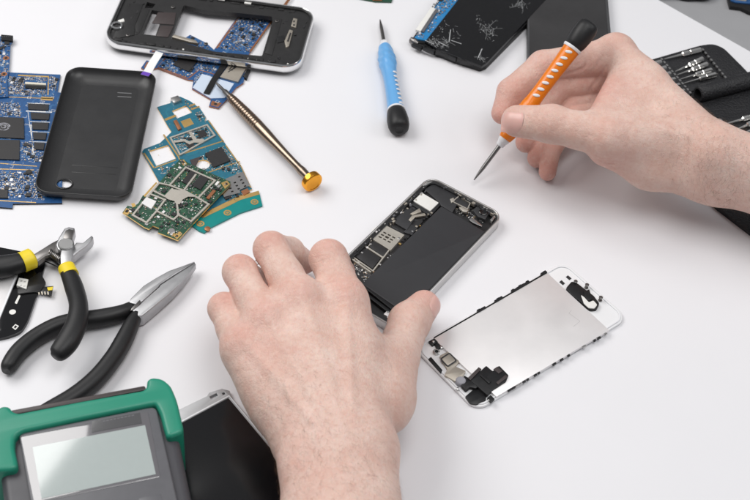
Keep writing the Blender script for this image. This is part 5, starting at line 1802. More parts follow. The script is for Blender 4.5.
class Skin:
    def __init__(s, lo, hi, vox=1.0):
        s.lo = np.array(lo, float); s.vox = vox
        s.n = np.ceil((np.array(hi) - s.lo) / vox).astype(int) + 1
        s.ax = [s.lo[i] + vox * np.arange(s.n[i]) for i in range(3)]

    def new(s): return np.full(tuple(s.n), 60.0, np.float32)

    def sub(s, lo, hi):
        a = np.clip(np.floor((lo - s.lo) / s.vox).astype(int), 0, s.n)
        b = np.clip(np.ceil((hi - s.lo) / s.vox).astype(int) + 1, 0, s.n)
        return tuple(slice(a[i], b[i]) for i in range(3))

    def cone(s, F, a, b, r1, r2, k=4.0):
        """smoothly add a rounded cone from a (r1) to b (r2)"""
        a, b = npv(a), npv(b)
        m = max(r1, r2) + k + 8
        sl = s.sub(np.minimum(a, b) - m, np.maximum(a, b) + m)
        X = s.ax[0][sl[0]][:, None, None]; Y = s.ax[1][sl[1]][None, :, None]; Z = s.ax[2][sl[2]][None, None, :]
        if X.size == 0 or Y.size == 0 or Z.size == 0: return
        ba = b - a
        l2 = max(ba @ ba, 1e-6)
        rd = r1 - r2
        a2 = l2 - rd * rd
        il2 = 1.0 / l2
        px, py, pz = X - a[0], Y - a[1], Z - a[2]
        y = px * ba[0] + py * ba[1] + pz * ba[2]
        z = y - l2
        p2 = px * px + py * py + pz * pz
        x2 = np.maximum(p2 * l2 * l2 - 2 * y * y * l2 + y * y * l2, 0)   # |p*l2 - ba*y|^2
        y2 = y * y * l2
        z2 = z * z * l2
        kk = np.sign(rd) * rd * rd * x2
        c1 = np.sign(z) * a2 * z2 > kk
        c2 = np.sign(y) * a2 * y2 < kk
        d = np.where(c1, np.sqrt(x2 + z2) * il2 - r2, np.where(c2, np.sqrt(x2 + y2) * il2 - r1, (np.sqrt(np.maximum(x2 * a2 * il2, 0)) + y * rd) * il2 - r1))
        s.smin(F, sl, d, k)

    def ell(s, F, c, r, k=4.0, axes=None, sub=False):
        c = npv(c); r = np.array(r, float)
        m = r.max() + k + 6
        sl = s.sub(c - m, c + m)
        X = s.ax[0][sl[0]][:, None, None] - c[0]; Y = s.ax[1][sl[1]][None, :, None] - c[1]; Z = s.ax[2][sl[2]][None, None, :] - c[2]
        if axes is None: U = (X, Y, Z)
        else: U = tuple(X * ax[0] + Y * ax[1] + Z * ax[2] for ax in axes)
        q0 = np.sqrt(sum((u / rr_) ** 2 for u, rr_ in zip(U, r)))
        q1 = np.sqrt(sum((u / rr_ ** 2) ** 2 for u, rr_ in zip(U, r)))
        d = q0 * (q0 - 1) / np.maximum(q1, 1e-6)
        if sub:
            A = F[sl]; dd = -d
            h = np.maximum(k - np.abs(A - dd), 0) / k
            F[sl] = np.maximum(A, dd) + h * h * k * .25
        else: s.smin(F, sl, d, k)

    def smin(s, F, sl, d, k):
        A = F[sl]
        h = np.maximum(k - np.abs(A - d), 0) / k
        F[sl] = np.minimum(A, d) - h * h * k * .25

    @staticmethod
    def union(A, B, k):
        h = np.maximum(k - np.abs(A - B), 0) / k
        return np.minimum(A, B) - h * h * k * .25

    def sample(s, F, p):
        g = np.clip((np.atleast_2d(p) - s.lo) / s.vox, 0, s.n - 1.001)
        i = np.floor(g).astype(int); f = g - i
        o = 0
        for dx in (0, 1):
            for dy in (0, 1):
                for dz in (0, 1):
                    w = (f[:, 0] if dx else 1 - f[:, 0]) * (f[:, 1] if dy else 1 - f[:, 1]) * (f[:, 2] if dz else 1 - f[:, 2])
                    o = o + w * F[i[:, 0] + dx, i[:, 1] + dy, i[:, 2] + dz]
        return o

    def grad(s, F, p, h=1.0):
        p = np.atleast_2d(p)
        g = np.stack([s.sample(F, p + np.eye(3)[i] * h) - s.sample(F, p - np.eye(3)[i] * h) for i in range(3)], 1)
        return g / np.maximum(np.linalg.norm(g, axis=1, keepdims=True), 1e-9)

    def mesh(s, F):
        V = F
        I = V < 0
        nx, ny, nz = V.shape
        cs = [(0, 0, 0), (1, 0, 0), (0, 1, 0), (1, 1, 0), (0, 0, 1), (1, 0, 1), (0, 1, 1), (1, 1, 1)]
        cut = lambda A, c: A[c[0]:nx - 1 + c[0], c[1]:ny - 1 + c[1], c[2]:nz - 1 + c[2]]
        cnt = sum(cut(I, c).astype(np.int8) for c in cs)
        act = (cnt > 0) & (cnt < 8)
        idx = -np.ones(act.shape, np.int64)
        cells = np.argwhere(act)
        idx[act] = np.arange(len(cells))
        acc = np.zeros((len(cells), 3)); num = np.zeros(len(cells))
        vals = [V[cells[:, 0] + c[0], cells[:, 1] + c[1], cells[:, 2] + c[2]].astype(float) for c in cs]
        for i in range(8):
            for j in range(i + 1, 8):
                df = [cs[j][q] - cs[i][q] for q in range(3)]
                if sum(abs(d) for d in df) != 1: continue
                a, b = vals[i], vals[j]
                x = (a < 0) != (b < 0)
                t = np.where(x, a / np.where(np.abs(a - b) < 1e-9, 1, a - b), 0)
                for q in range(3): acc[:, q] += np.where(x, cs[i][q] + t * df[q], 0)
                num += x
        P = s.lo + (cells + acc / num[:, None]) * s.vox
        Q = []
        for axis in range(3):
            sh = [nx, ny, nz]
            A = np.take(I, range(0, sh[axis] - 1), axis); B = np.take(I, range(1, sh[axis]), axis)
            E = np.argwhere(A != B)
            o1, o2 = [(1, 2), (2, 0), (0, 1)][axis]
            ok = (E[:, o1] > 0) & (E[:, o2] > 0) & (E[:, o1] < sh[o1] - 1) & (E[:, o2] < sh[o2] - 1)
            E = E[ok]
            flip = A[E[:, 0], E[:, 1], E[:, 2]]
            def cid(d1, d2):
                e = E.copy(); e[:, o1] += d1; e[:, o2] += d2
                return idx[e[:, 0], e[:, 1], e[:, 2]]
            q = np.stack([cid(-1, -1), cid(0, -1), cid(0, 0), cid(-1, 0)], 1)
            q[~flip] = q[~flip][:, ::-1]
            Q.append(q)
        return P, np.concatenate(Q)


def seg_dist(P, a, b):
    a, b = npv(a), npv(b)
    ba = b - a
    t = np.clip(((P - a) @ ba) / max(ba @ ba, 1e-9), 0, 1)
    return np.linalg.norm(P - a - t[:, None] * ba, axis=1), t


def hit(sk, F, px, py, z0=104.0):
    """first skin point along the sight line through a pixel"""
    a, b = npv(W(px, py, z0)), npv(W(px, py, 0))
    t = np.linspace(0, 1, 420)[:, None]
    p = a + (b - a) * t
    ok = np.all((p > sk.lo + 1) & (p < sk.lo + (sk.n - 2) * sk.vox), axis=1)
    d = np.where(ok, sk.sample(F, p), 9)
    i = np.argmax(d < 0)
    return p[i] if d[i] < 0 else None


def px_creases(sk, F, lines):
    out = []
    for pts, dep, sig in lines:
        q = catmull([Vector((x, y, 0)) for x, y in pts], 6)
        h = [hit(sk, F, p.x, p.y) for p in q]
        n = len(h) - 1
        for i in range(n):
            if h[i] is None or h[i + 1] is None or np.linalg.norm(h[i] - h[i + 1]) > 9: continue
            f = math.sin(PI * (i + .7) / (n + .4))
            out.append(('seg', h[i], h[i + 1], dep * (.25 + .75 * f), sig))
    return out


def skin_material():
    m = bpy.data.materials.new('skin')
    m.use_nodes = True
    nt = m.node_tree; N, L = nt.nodes, nt.links
    p = N['Principled BSDF']
    p.inputs['Subsurface Weight'].default_value = .25
    p.inputs['Subsurface Radius'].default_value = (1.0, .38, .22)
    p.inputs['Subsurface Scale'].default_value = .0016
    p.inputs['IOR'].default_value = 1.4
    at = N.new('ShaderNodeAttribute'); at.attribute_name = 'redness'
    tc = N.new('ShaderNodeTexCoord')
    def noise(sc, det=4):
        n = N.new('ShaderNodeTexNoise'); n.inputs['Scale'].default_value = sc; n.inputs['Detail'].default_value = det
        L.new(tc.outputs['Object'], n.inputs['Vector']); return n
    def mix(a, b, f):
        x = N.new('ShaderNodeMix'); x.data_type = 'RGBA'
        for nm, v in (('A', a), ('B', b)):
            if isinstance(v, tuple): x.inputs[nm].default_value = v
            else: L.new(v, x.inputs[nm])
        if isinstance(f, float): x.inputs['Factor'].default_value = f
        else: L.new(f, x.inputs['Factor'])
        return x.outputs['Result']
    def rng(v, a, b, c, d):
        r = N.new('ShaderNodeMapRange')
        for nm, q in (('From Min', a), ('From Max', b), ('To Min', c), ('To Max', d)): r.inputs[nm].default_value = q
        L.new(v, r.inputs['Value']); return r.outputs['Result']
    pale = mix(SKIN_A, SKIN_B, rng(noise(45).outputs['Fac'], .35, .65, 0, 1))
    blot = mix(pale, SKIN_C, rng(noise(130, 5).outputs['Fac'], .45, .75, 0, .45))
    red = mix(blot, SKIN_RED, at.outputs['Fac'])
    red = mix(red, SKIN_C, rng(noise(420, 5).outputs['Fac'], .5, .72, 0, .55))
    red = mix(red, SKIN_B, rng(noise(330, 5).outputs['Fac'], .5, .75, 0, .5))
    spk = N.new('ShaderNodeTexVoronoi'); spk.inputs['Scale'].default_value = 420
    L.new(tc.outputs['Object'], spk.inputs['Vector'])
    fin = mix(red, SKIN_PORE, rng(spk.outputs['Distance'], .0, .35, .22, 0))
    L.new(fin, p.inputs['Base Color'])
    L.new(rng(noise(260).outputs['Fac'], .3, .7, .42, .60), p.inputs['Roughness'])
    # relief: fine crossing lines and pores
    v = N.new('ShaderNodeTexVoronoi'); v.inputs['Scale'].default_value = 950; v.feature = 'DISTANCE_TO_EDGE'
    L.new(tc.outputs['Object'], v.inputs['Vector'])
    v2 = N.new('ShaderNodeTexVoronoi'); v2.inputs['Scale'].default_value = 420; v2.feature = 'DISTANCE_TO_EDGE'
    mp = N.new('ShaderNodeMapping'); mp.inputs['Scale'].default_value = (1, .55, 1); mp.inputs['Rotation'].default_value = (.3, .2, .7)
    L.new(tc.outputs['Object'], mp.inputs['Vector']); L.new(mp.outputs['Vector'], v2.inputs['Vector'])
    def math_(op, a, b):
        q = N.new('ShaderNodeMath'); q.operation = op
        for i, x in enumerate((a, b)):
            if isinstance(x, (int, float)): q.inputs[i].default_value = x
            else: L.new(x, q.inputs[i])
        return q.outputs[0]
    h = math_('ADD', math_('MULTIPLY', rng(v.outputs['Distance'], 0, .12, 0, 1), .25), math_('MULTIPLY', rng(v2.outputs['Distance'], 0, .10, 0, 1), .22))
    h = math_('ADD', h, math_('MULTIPLY', noise(700, 4).outputs['Fac'], .8))
    h = math_('ADD', h, math_('MULTIPLY', noise(170, 4).outputs['Fac'], 2.0))
    bp = N.new('ShaderNodeBump'); bp.inputs['Strength'].default_value = .9; bp.inputs['Distance'].default_value = .00038
    L.new(h, bp.inputs['Height']); L.new(bp.outputs['Normal'], p.inputs['Normal'])
    return m


SKIN_A, SKIN_B, SKIN_C = (.69, .468, .395, 1), (.765, .575, .50, 1), (.65, .375, .305, 1)
SKIN_RED, SKIN_PORE = (.63, .265, .215, 1), (.56, .35, .28, 1)
SKIN = None
NAILM = None


def finish_hand(sk, F, name, label, origin, reds, creases, ridges, cut=None, hairs=None, seed=1):
    global SKIN, NAILM
    if SKIN is None:
        SKIN = skin_material()
        NAILM = mat('fingernail', (.70, .43, .38), .36, noise=.08, nscale=150, coat=.08, sub=.2, rvar=.06)
    P, Q = sk.mesh(F)
    N = sk.grad(F, P, 1.2)
    off = np.zeros(len(P))
    lineoff = np.zeros(len(P))
    for c in creases:
        if isinstance(c[0], str):
            d, t = seg_dist(P, c[1], c[2])
            lineoff = np.maximum(lineoff, c[3] * np.exp(-(d / c[4]) ** 2))
            continue
        a, b, depth, sig = c
        d, t = seg_dist(P, a, b)
        off -= 2.2 * depth * np.exp(-(d / sig) ** 2) * (1 - .6 * np.abs(2 * t - 1) ** 3)
    off -= lineoff
    for (pts, hgt, sig) in ridges:
        dm = np.full(len(P), 1e9)
        for a, b in zip(pts, pts[1:]): dm = np.minimum(dm, seg_dist(P, a, b)[0])
        off += 1.35 * hgt * np.exp(-(dm / sig) ** 2)
    P = P + N * off[:, None]
    red = np.zeros(len(P))
    for (c, r, w) in reds:
        d = np.linalg.norm(P - npv(c), axis=1)
        red = np.maximum(red, w * np.exp(-(d / r) ** 2))
    o = npv(origin)
    me = bpy.data.meshes.new(name)
    me.from_pydata(((P - o) * S).tolist(), [], Q.tolist())
    me.materials.append(SKIN)
    me.polygons.foreach_set('use_smooth', [True] * len(Q))
    at = me.attributes.new('redness', 'FLOAT', 'POINT')
    at.data.foreach_set('value', red.astype(np.float32))
    me.update()
    ob = bpy.data.objects.new(name, me)
    COL.objects.link(ob)
    ob.location = tuple(o * S)
    tag(ob, label, 'hand')
    if hairs:
        R = np.random.default_rng(seed)
        mb = MB()
        for (c, rad, num, dirv, ln) in hairs:
            d = np.linalg.norm(P - npv(c), axis=1)
            cand = np.where((d < rad))[0]
            w = np.clip(1 - d[cand] / rad, 0, 1) ** .5
            pick = R.choice(cand, size=min(num, len(cand)), replace=False, p=w / w.sum())
            for i in pick:
                n = N[i]
                dd = npv(dirv) + R.normal(0, .35, 3)
                dd = dd - n * (dd @ n); dd /= np.linalg.norm(dd)
                l = ln * R.uniform(.5, 1.2)
                p0 = P[i] - o - n * .2
                c1 = p0 + n * (.5 + l * .16) + dd * l * .45
                c2 = p0 + n * (.4 + l * .14) + dd * l + np.cross(n, dd) * R.normal(0, .12) * l
                side = np.cross(n, dd)
                w0 = .034
                q = [p0 - side * w0, p0 + side * w0, p0 + n * w0 * 1.6, c1 - side * w0 * .8, c1 + side * w0 * .8, c1 + n * w0, c2]
                mb.add(q, [[0, 1, 4, 3], [1, 2, 5, 4], [2, 0, 3, 5], [3, 4, 6], [4, 5, 6], [5, 3, 6]], 0)
        h = mb.build('arm_hair', [mat('arm_hair', (.22, .125, .075), .45, noise=.2)], ob, ang=0)
        h['kind'] = 'stuff'
    return ob, o


def nail(sk, F, ob, o, c, nrm, fwd, w, l, dome=.6, lift=.25):
    """a fingernail: a curved plate laid on the skin at c"""
    n = npv(nrm); n /= np.linalg.norm(n)
    f = npv(fwd); f = f - n * (f @ n); f /= np.linalg.norm(f)
    s = np.cross(n, f)
    nu, nv = 13, 13
    V, idx = [], {}
    for i in range(nu):
        for j in range(nv):
            u, v = -1 + 2 * i / (nu - 1), -1 + 2 * j / (nv - 1)
            # square to rounded-square
            q = 1.0 - .22 * (abs(u) ** 3) * (abs(v) ** 1.5 if v < 0 else .55 * abs(v))
            x, y = u * w / 2 * (1 - .10 * (v < 0) * abs(v)), v * l / 2 * q
            p = npv(c) + s * x + f * y + n * 6
            for _ in range(24):
                d = float(sk.sample(F, p)[0])
                p = p - n * max(-.8, min(.8, d)) * .9
            e = max(abs(u), abs(v))
            p = p + n * (lift + dome * (1 - u * u) * .5 - .55 * max(0, e - .85) / .15)
            V.append(p - o)
    Fs = [[i * nv + j, (i + 1) * nv + j, (i + 1) * nv + j + 1, i * nv + j + 1] for i in range(nu - 1) for j in range(nv - 1)]
    mb = MB().add(V, Fs, 0)
    return mb.build('fingernail', [NAILM], ob, ang=0)


def build_left_hand():
    J = lambda x, y, z: npv(W(x, y, z))
    sk = Skin(np.array([-95, -320, -2.0]), np.array([60, 45, 95]), .8)
    # joints
    I = [J(345, 304, 52), J(328.5, 258.5, 55), J(334, 262, 30), J(343, 272, 12)]
    Mi = [J(300, 303, 56), J(271, 249, 57), J(289, 252, 33), J(304, 262, 12)]
    Ri = [J(266, 325, 53), J(240, 272, 52), J(250, 279, 28), J(260, 292, 10)]
    Pi = [J(242, 350, 46), J(224, 308.5, 42), J(232, 315, 22), J(243, 326, 8)]
    Fg = None
    for ch, r in ((I, (12.6, 11.0, 9.4, 7.6)), (Mi, (12.2, 10.1, 9.0, 7.6)), (Ri, (11.6, 9.9, 8.6, 7.2)), (Pi, (10.6, 9.0, 7.6, 6.4))):
        f = sk.new()
        mid = (ch[0] + ch[1]) / 2
        rm = (r[0] + r[1]) / 2 - .9
        sk.cone(f, ch[0], mid, r[0], rm, 3)
        sk.cone(f, mid, ch[1], rm, r[1], 3)
        for q in range(1, 3): sk.cone(f, ch[q], ch[q + 1], r[q] - .3, r[q + 1], 3)
        Fg = f if Fg is None else Skin.union(Fg, f, 1.6)
    # thumb
    T = [J(382, 408, 36), J(397, 356, 25), J(409, 323, 20), J(424, 306, 17.5)]
    th = sk.new()
    sk.cone(th, T[0], T[1], 15, 12.6, 6)
    sk.cone(th, T[1], (T[1] + T[2]) / 2, 12.6, 11.4, 4)
    sk.cone(th, (T[1] + T[2]) / 2, T[2], 11.4, 12.0, 4)
    sk.cone(th, T[2], T[3], 12.0, 9.6, 4)
    # palm, back of hand and forearm
    P = sk.new()
    wr = [J(364, 447, 46), J(350, 447, 49), J(330, 447, 48), J(311, 447, 43)]
    for a, b, ra, rb in zip(wr, (I[0], Mi[0], Ri[0], Pi[0]), (15, 16, 16, 14), (12.4, 12.2, 11.6, 10.6)): sk.cone(P, a, b, ra, rb, 12)
    for a, b in ((I, Mi), (Mi, Ri), (Ri, Pi)):          # webs between the fingers
        m1 = (a[0] + b[0]) / 2 - (0 if a is not Ri else (a[1] - a[0]) * .12)
        m2 = (a[0] * .8 + a[1] * .2 + b[0] * .8 + b[1] * .2) / 2 - np.array([0, 0, 2.0])
        sk.cone(P, m1, m2, 9.2, 6.2, 8)
    sk.cone(P, J(352, 330, 44), J(390, 372, 27), 9.5, 10, 12)       # thumb web
    sk.cone(P, J(360, 360, 42), J(385, 400, 32), 14, 15, 12)
    sk.cone(P, J(276, 395, 36), J(300, 440, 38), 14, 14, 12)         # outer edge of the palm
    sk.cone(P, J(256, 368, 40), J(280, 405, 36), 11.5, 14, 12)
    fa = (J(313, 452, 43), J(367, 452, 44), J(310, 640, 52), J(378, 640, 52))
    sk.cone(P, fa[0], fa[2], 15.2, 19, 12)
    sk.cone(P, fa[1], fa[3], 15.0, 19, 12)
    sk.cone(P, (fa[0] + fa[1]) / 2 + np.array([0, 0, 2.5]), (fa[2] + fa[3]) / 2 + np.array([0, 0, 4]), 18.5, 24, 12)
    sk.ell(P, J(300, 462, 50), (9, 12, 9), 10)                        # wrist bone
    F = Skin.union(Fg, P, 6)
    F = Skin.union(F, th, 11)
    for c in (I, Mi, Ri, Pi): sk.ell(F, c[0] + np.array([0, 2, 4.5]), (8.0, 9.0, 7.5), 8)
    up = np.array([0, 0, 1.0])
    reds = [(c[0] + up * 10, 11, .45) for c in (I, Mi, Ri, Pi)] + [(c[1] + np.array([0, 2, 8]), 10, .48) for c in (I, Mi, Ri, Pi)] + [(c[3], 14, .6) for c in (I, Mi, Ri, Pi)] + [(T[3], 14, .75), (T[2], 12, .4), (J(262, 352, 58), 14, .25), (J(285, 465, 50), 18, .2)]
    cr = []
    R = random.Random(4)
    for c in (I, Mi, Ri, Pi):
        ax = (c[1] - c[0]) / np.linalg.norm(c[1] - c[0])
        sd = np.cross(ax, up); sd /= np.linalg.norm(sd)
        for k in range(5):
            p = c[1] - ax * (2.0 + k * 1.9) + up * (9.3 - .2 * k)
            cr.append((p - sd * R.uniform(3, 6) + ax * R.uniform(-.8, .8), p + sd * R.uniform(3, 6) + ax * R.uniform(-.8, .8), R.uniform(.16, .32), .62))
        for k in range(4):
            p = c[0] + ax * (-6 + k * 3) + up * 12
            cr.append((p - sd * R.uniform(2, 4), p + sd * R.uniform(2, 4), .14, .8))
    # wrist creases
    L = []
    for k in range(30):
        x, y = R.uniform(285, 370), R.uniform(408, 496)
        l = R.uniform(10, 34)
        L.append(([(x, y), (x + l * .5, y + R.uniform(-3, 2)), (x + l, y + R.uniform(-7, 2))], R.uniform(.10, .26), .75))
    # knuckle folds, seen from the back
    for cx, cy, wd in ((327, 256, 15), (270, 247, 12), (238, 270, 11), (222, 306, 9)):
        for q in range(6):
            y = cy - 7 + q * 3.4
            o1 = R.uniform(.5, 1) * wd
            L.append(([(cx - o1, y + 2 + R.uniform(-1, 1)), (cx, y + R.uniform(-1.2, .4)), (cx + R.uniform(.5, 1) * wd, y + 1.5 + R.uniform(-1, 1))], R.uniform(.15, .34), .65))
    for cx, cy in ((337, 296), (292, 296), (262, 318), (240, 342)):
        for q in range(5):
            y = cy - 6 + q * 3.2
            L.append(([(cx - R.uniform(4, 11), y + R.uniform(-1, 2)), (cx, y), (cx + R.uniform(4, 11), y + R.uniform(-1, 2))], R.uniform(.08, .18), .7))
    for k in range(40):
        x, y = R.uniform(265, 385), R.uniform(320, 415)
        a_ = R.uniform(-.5, .5) + (PI / 2 if R.random() < .35 else 0)
        l = R.uniform(5, 14)
        L.append(([(x, y), (x + math.cos(a_) * l * .5 + R.uniform(-1, 1), y + math.sin(a_) * l * .5), (x + math.cos(a_) * l, y + math.sin(a_) * l)], R.uniform(.06, .14), .7))
    for q in range(5):
        L.append(([(399 + q * 3.6, 318 - q * 4.6), (405 + q * 3.6, 322 - q * 4.2), (413 + q * 3.4, 327 - q * 3.6)], R.uniform(.18, .34), .7))
    L += [([(372, 345), (384, 352), (392, 365), (394, 380)], .35, 1.3), ([(365, 330), (378, 338), (388, 345)], .3, 1.0)]
    cr += px_creases(sk, F, L)
    ax = (T[3] - T[2]) / np.linalg.norm(T[3] - T[2])
    for k in range(4):
        p = T[2] - ax * (k * 2.2 - 2) + up * 11
        sd = np.cross(ax, up); sd /= np.linalg.norm(sd)
        cr.append((p - sd * 5, p + sd * 4, .25, .8))
    ridges = []
    for c, w in zip((I, Mi, Ri, Pi), ((352, 420), (340, 420), (326, 420), (312, 420))):
        ridges.append(([c[0] + up * 11, J(w[0], w[1], 66)], .75, 3.2))
    ridges += [([J(290, 400, 62), J(284, 372, 64), J(292, 345, 68), J(286, 318, 70)], .45, 1.6), ([J(320, 410, 68), J(318, 370, 70), J(322, 335, 70)], .45, 1.5), ([J(292, 345, 68), J(312, 330, 70)], .35, 1.4)]
    hairs = [(J(290, 425, 58), 44, 420, (.45, -.8, 0), 6), (J(380, 480, 58), 30, 160, (.6, -.8, 0), 6), (J(305, 490, 60), 40, 260, (.3, -.9, 0), 6)]
    ob, o = finish_hand(sk, F, 'hand', 'bent left hand seen from the back, holding the opened phone down', J(340, 447, 20), reds, cr, ridges, hairs=hairs, seed=3)
    nail(sk, F, ob, o, T[3] + np.array([6.0, -3.5, 4.0]), np.array([.80, -.42, .42]), T[3] - T[2], 12, 14)
    return ob


def build_right_hand():
    J = lambda x, y, z: npv(W(x, y, z))
    sk = Skin(np.array([50, -60, -1.0]), np.array([330, 190, 105]), .8)
    I = [J(617, 56, 56), J(543, 66, 47), J(511, 92, 37), J(502.5, 113, 28)]
    Mi = [J(628, 72, 42), J(558, 88, 34), J(534, 120, 23), J(526, 142, 14)]
    Ri = [J(637, 90, 28), J(571, 106, 24), J(543, 138, 15), J(537, 158, 8.5)]
    Pi = [J(642, 104, 22), J(576, 118, 23), J(551, 149, 14), J(547.5, 172, 7.5)]
    Fg = None
    for ch, r in ((I, (13.0, 10.4, 9.2, 7.6)), (Mi, (12.0, 9.7, 8.3, 7.2)), (Ri, (11.5, 9.1, 7.5, 6.6)), (Pi, (10.5, 8.0, 6.6, 5.9))):
        f = sk.new()
        for q in range(3): sk.cone(f, ch[q], ch[q + 1], r[q], r[q + 1], 3)
        Fg = f if Fg is None else Skin.union(Fg, f, .3)
    T = [J(668, 140, 52), J(607, 137, 60), J(552, 124, 58), J(517, 121, 50)]
    th = sk.new()
    sk.cone(th, T[0], T[1], 17, 13.2, 6)
    sk.cone(th, T[1], (T[1] + T[2]) / 2, 13.2, 11.6, 4)
    sk.cone(th, (T[1] + T[2]) / 2, T[2], 11.6, 12.0, 4)
    sk.cone(th, T[2], T[3], 12.0, 10.4, 4)
    P = sk.new()
    wr = [J(712, 150, 60), J(712, 154, 52), J(710, 160, 42), J(708, 170, 34)]
    for a, b, ra, rb in zip(wr, (I[0], Mi[0], Ri[0], Pi[0]), (15, 15, 15, 14), (12.8, 12, 11.5, 10.5)): sk.cone(P, a, b, ra, rb, 10)
    for a, b in ((I, Mi), (Mi, Ri), (Ri, Pi)):
        m1 = (a[0] + b[0]) / 2
        m2 = (a[0] * .75 + a[1] * .25 + b[0] * .75 + b[1] * .25) / 2
        sk.cone(P, m1, m2, 10, 7.5, 7)
    sk.cone(P, J(627, 70, 57), J(601, 120, 60), 9.5, 9.5, 10)       # thumb web
    sk.cone(P, J(645, 85, 54), J(625, 130, 57), 12, 12, 12)
    sk.cone(P, J(606, 150, 47), J(650, 165, 38), 10.5, 14, 10)
    sk.cone(P, J(650, 165, 36), J(715, 176, 38), 14, 17, 12)        # heel of the hand
    sk.cone(P, J(720, 155, 56), J(860, 190, 56), 17.5, 21, 12)
    sk.cone(P, J(715, 172, 40), J(860, 215, 42), 18, 22, 12)
    F = Skin.union(Fg, P, 5)
    F = Skin.union(F, th, 9)
    sk.ell(F, I[0] + np.array([-2, 3, 5]), (9, 9, 7.5), 8)
    reds = [(I[0] + np.array([0, 3, 10]), 13, .25), (T[2], 13, .30), (T[3], 12, .42), (T[1], 16, .25), (J(594, 98, 58), 20, .75), (J(575, 95, 45), 16, .45), (J(605, 160, 45), 18, .4)] + [(c[3], 14, .8) for c in (I, Mi, Ri, Pi)] + [(c[2], 13, .6) for c in (I, Mi, Ri, Pi)] + [(c[1], 14, .5) for c in (I, Mi, Ri, Pi)] + [(J(585, 70, 45), 20, .5)]
    cr = []
    view = -np.array([0, _c, -_s])  # roughly towards the viewer
    R = random.Random(9)
    ax = (T[3] - T[2]) / np.linalg.norm(T[3] - T[2])
    sd = np.cross(ax, view); sd /= np.linalg.norm(sd)
    for k, q in enumerate((-3.5, -1.2, 1.0, 3.6)):
        p = T[2] - ax * q + view * 11.6
        cr.append((p - sd * R.uniform(2, 7), p + sd * R.uniform(2, 7), R.uniform(.12, .3), .8))
    R2 = random.Random(12)
    L = [([(512, 104.5), (519, 106), (522.6, 112), (522.8, 120), (520, 128), (513, 132)], .55, .7), ([(525.5, 108), (527, 117), (524.5, 127)], .25, .6), ([(598, 159), (606, 163), (616, 163.5)], .7, .8), ([(600, 166), (609, 168.6), (620, 167)], .6, .8), ([(595, 155), (604, 158), (611, 158.4)], .4, .8), ([(603, 171), (612, 172), (622, 170)], .3, .8),
         ([(559, 76), (573, 72), (584, 67), (589, 57)], 1.0, 1.1), ([(593, 70), (598, 63), (602, 56)], .8, 1.0), ([(569, 86), (572, 81), (574, 76)], .6, .9), ([(586, 98), (592, 87), (598, 78), (606, 66)], .9, 1.1),
         ([(594, 98), (600, 88), (607, 77)], .5, 1.0), ([(601, 84), (607, 74), (614, 64)], .45, 1.0), ([(588, 106), (594, 96), (600, 88)], .4, .9)]
    for x, a_ in ((541, 11), (546, 13), (552, 12), (557, 9)):
        L.append(([(x - 1, 124 - a_), (x + 1.5, 122), (x, 124 + a_)], R2.uniform(.2, .4), .7))
    for k in range(16):
        x, y = R2.uniform(700, 745), R2.uniform(140, 200)
        L.append(([(x, y), (x + R2.uniform(-3, 1), y + 6), (x + R2.uniform(-4, 2), y + R2.uniform(10, 18))], R2.uniform(.1, .22), .9))
    for k in range(14):
        x, y = R2.uniform(560, 640), R2.uniform(118, 160)
        L.append(([(x, y), (x + R2.uniform(2, 5), y + 3), (x + R2.uniform(4, 12), y + R2.uniform(3, 9))], R2.uniform(.08, .18), .8))
    cr += px_creases(sk, F, L)
    ridges = [([J(630, 55, 74), J(690, 120, 74)], .6, 3.0), ([J(612, 122, 64), J(690, 135, 70)], .7, 3.0), ([J(650, 90, 76), J(668, 120, 74), J(700, 140, 74)], .35, 1.4)]
    hairs = [(J(735, 165, 66), 46, 520, (-.2, -.75, -.4), 6.5), (J(690, 115, 68), 26, 110, (.2, -.8, 0), 7)]
    ob, o = finish_hand(sk, F, 'hand', 'right hand reaching in from the side, gripping the orange screwdriver', J(705, 160, 45), reds, cr, ridges, hairs=hairs, seed=5)
    n = view * .92 + np.array([-.20, .05, .22])
    nail(sk, F, ob, o, J(511.5, 118.5, 61), n, T[3] - T[2], 13.5, 14.5, dome=.9, lift=.12)
    return ob
# ------------------------------------------------------------------ setting
def build_table():
    e = V2(W(655, -2.5)); f = V2(W(750, 51))
    d = (f - e).normalized()
    n = Vector((-d.y, d.x))
    if n.y < 0: n = -n
    a, b = e - d * 1500, e + d * 1500
    mb = MB().prism([a, b, b - n * 1700, a - n * 1700], -4.0, 0.0, 0, bev=.6)
    o = mb.build('white_table', [M['white_sheet']], None)
    o['kind'] = 'structure'
    mb = MB().box(-2500, 2500, -2500, 2500, -40, -4.004, 0)
    o = mb.build('grey_desk', [M['desk']], None)
    o['kind'] = 'structure'


def look(o, p):
    o.rotation_euler = (Vector(p) - o.location).to_track_quat('-Z', 'Y').to_euler()


def area(name, az, el, dist, w, h, rad, col=(1, 1, 1)):
    """soft lamp in direction az (from +y, positive right), el, facing the table; rad is its radiance"""
    d = bpy.data.lights.new(name, 'AREA')
    d.shape = 'RECTANGLE'; d.size = w; d.size_y = h
    d.energy = rad * math.pi * w * h
    d.color = col
    o = bpy.data.objects.new(name, d)
    COL.objects.link(o)
    a, e = math.radians(az), math.radians(el)
    o.location = (dist * math.cos(e) * math.sin(a), dist * math.cos(e) * math.cos(a), dist * math.sin(e))
    look(o, (0, 0, 0))
    return o


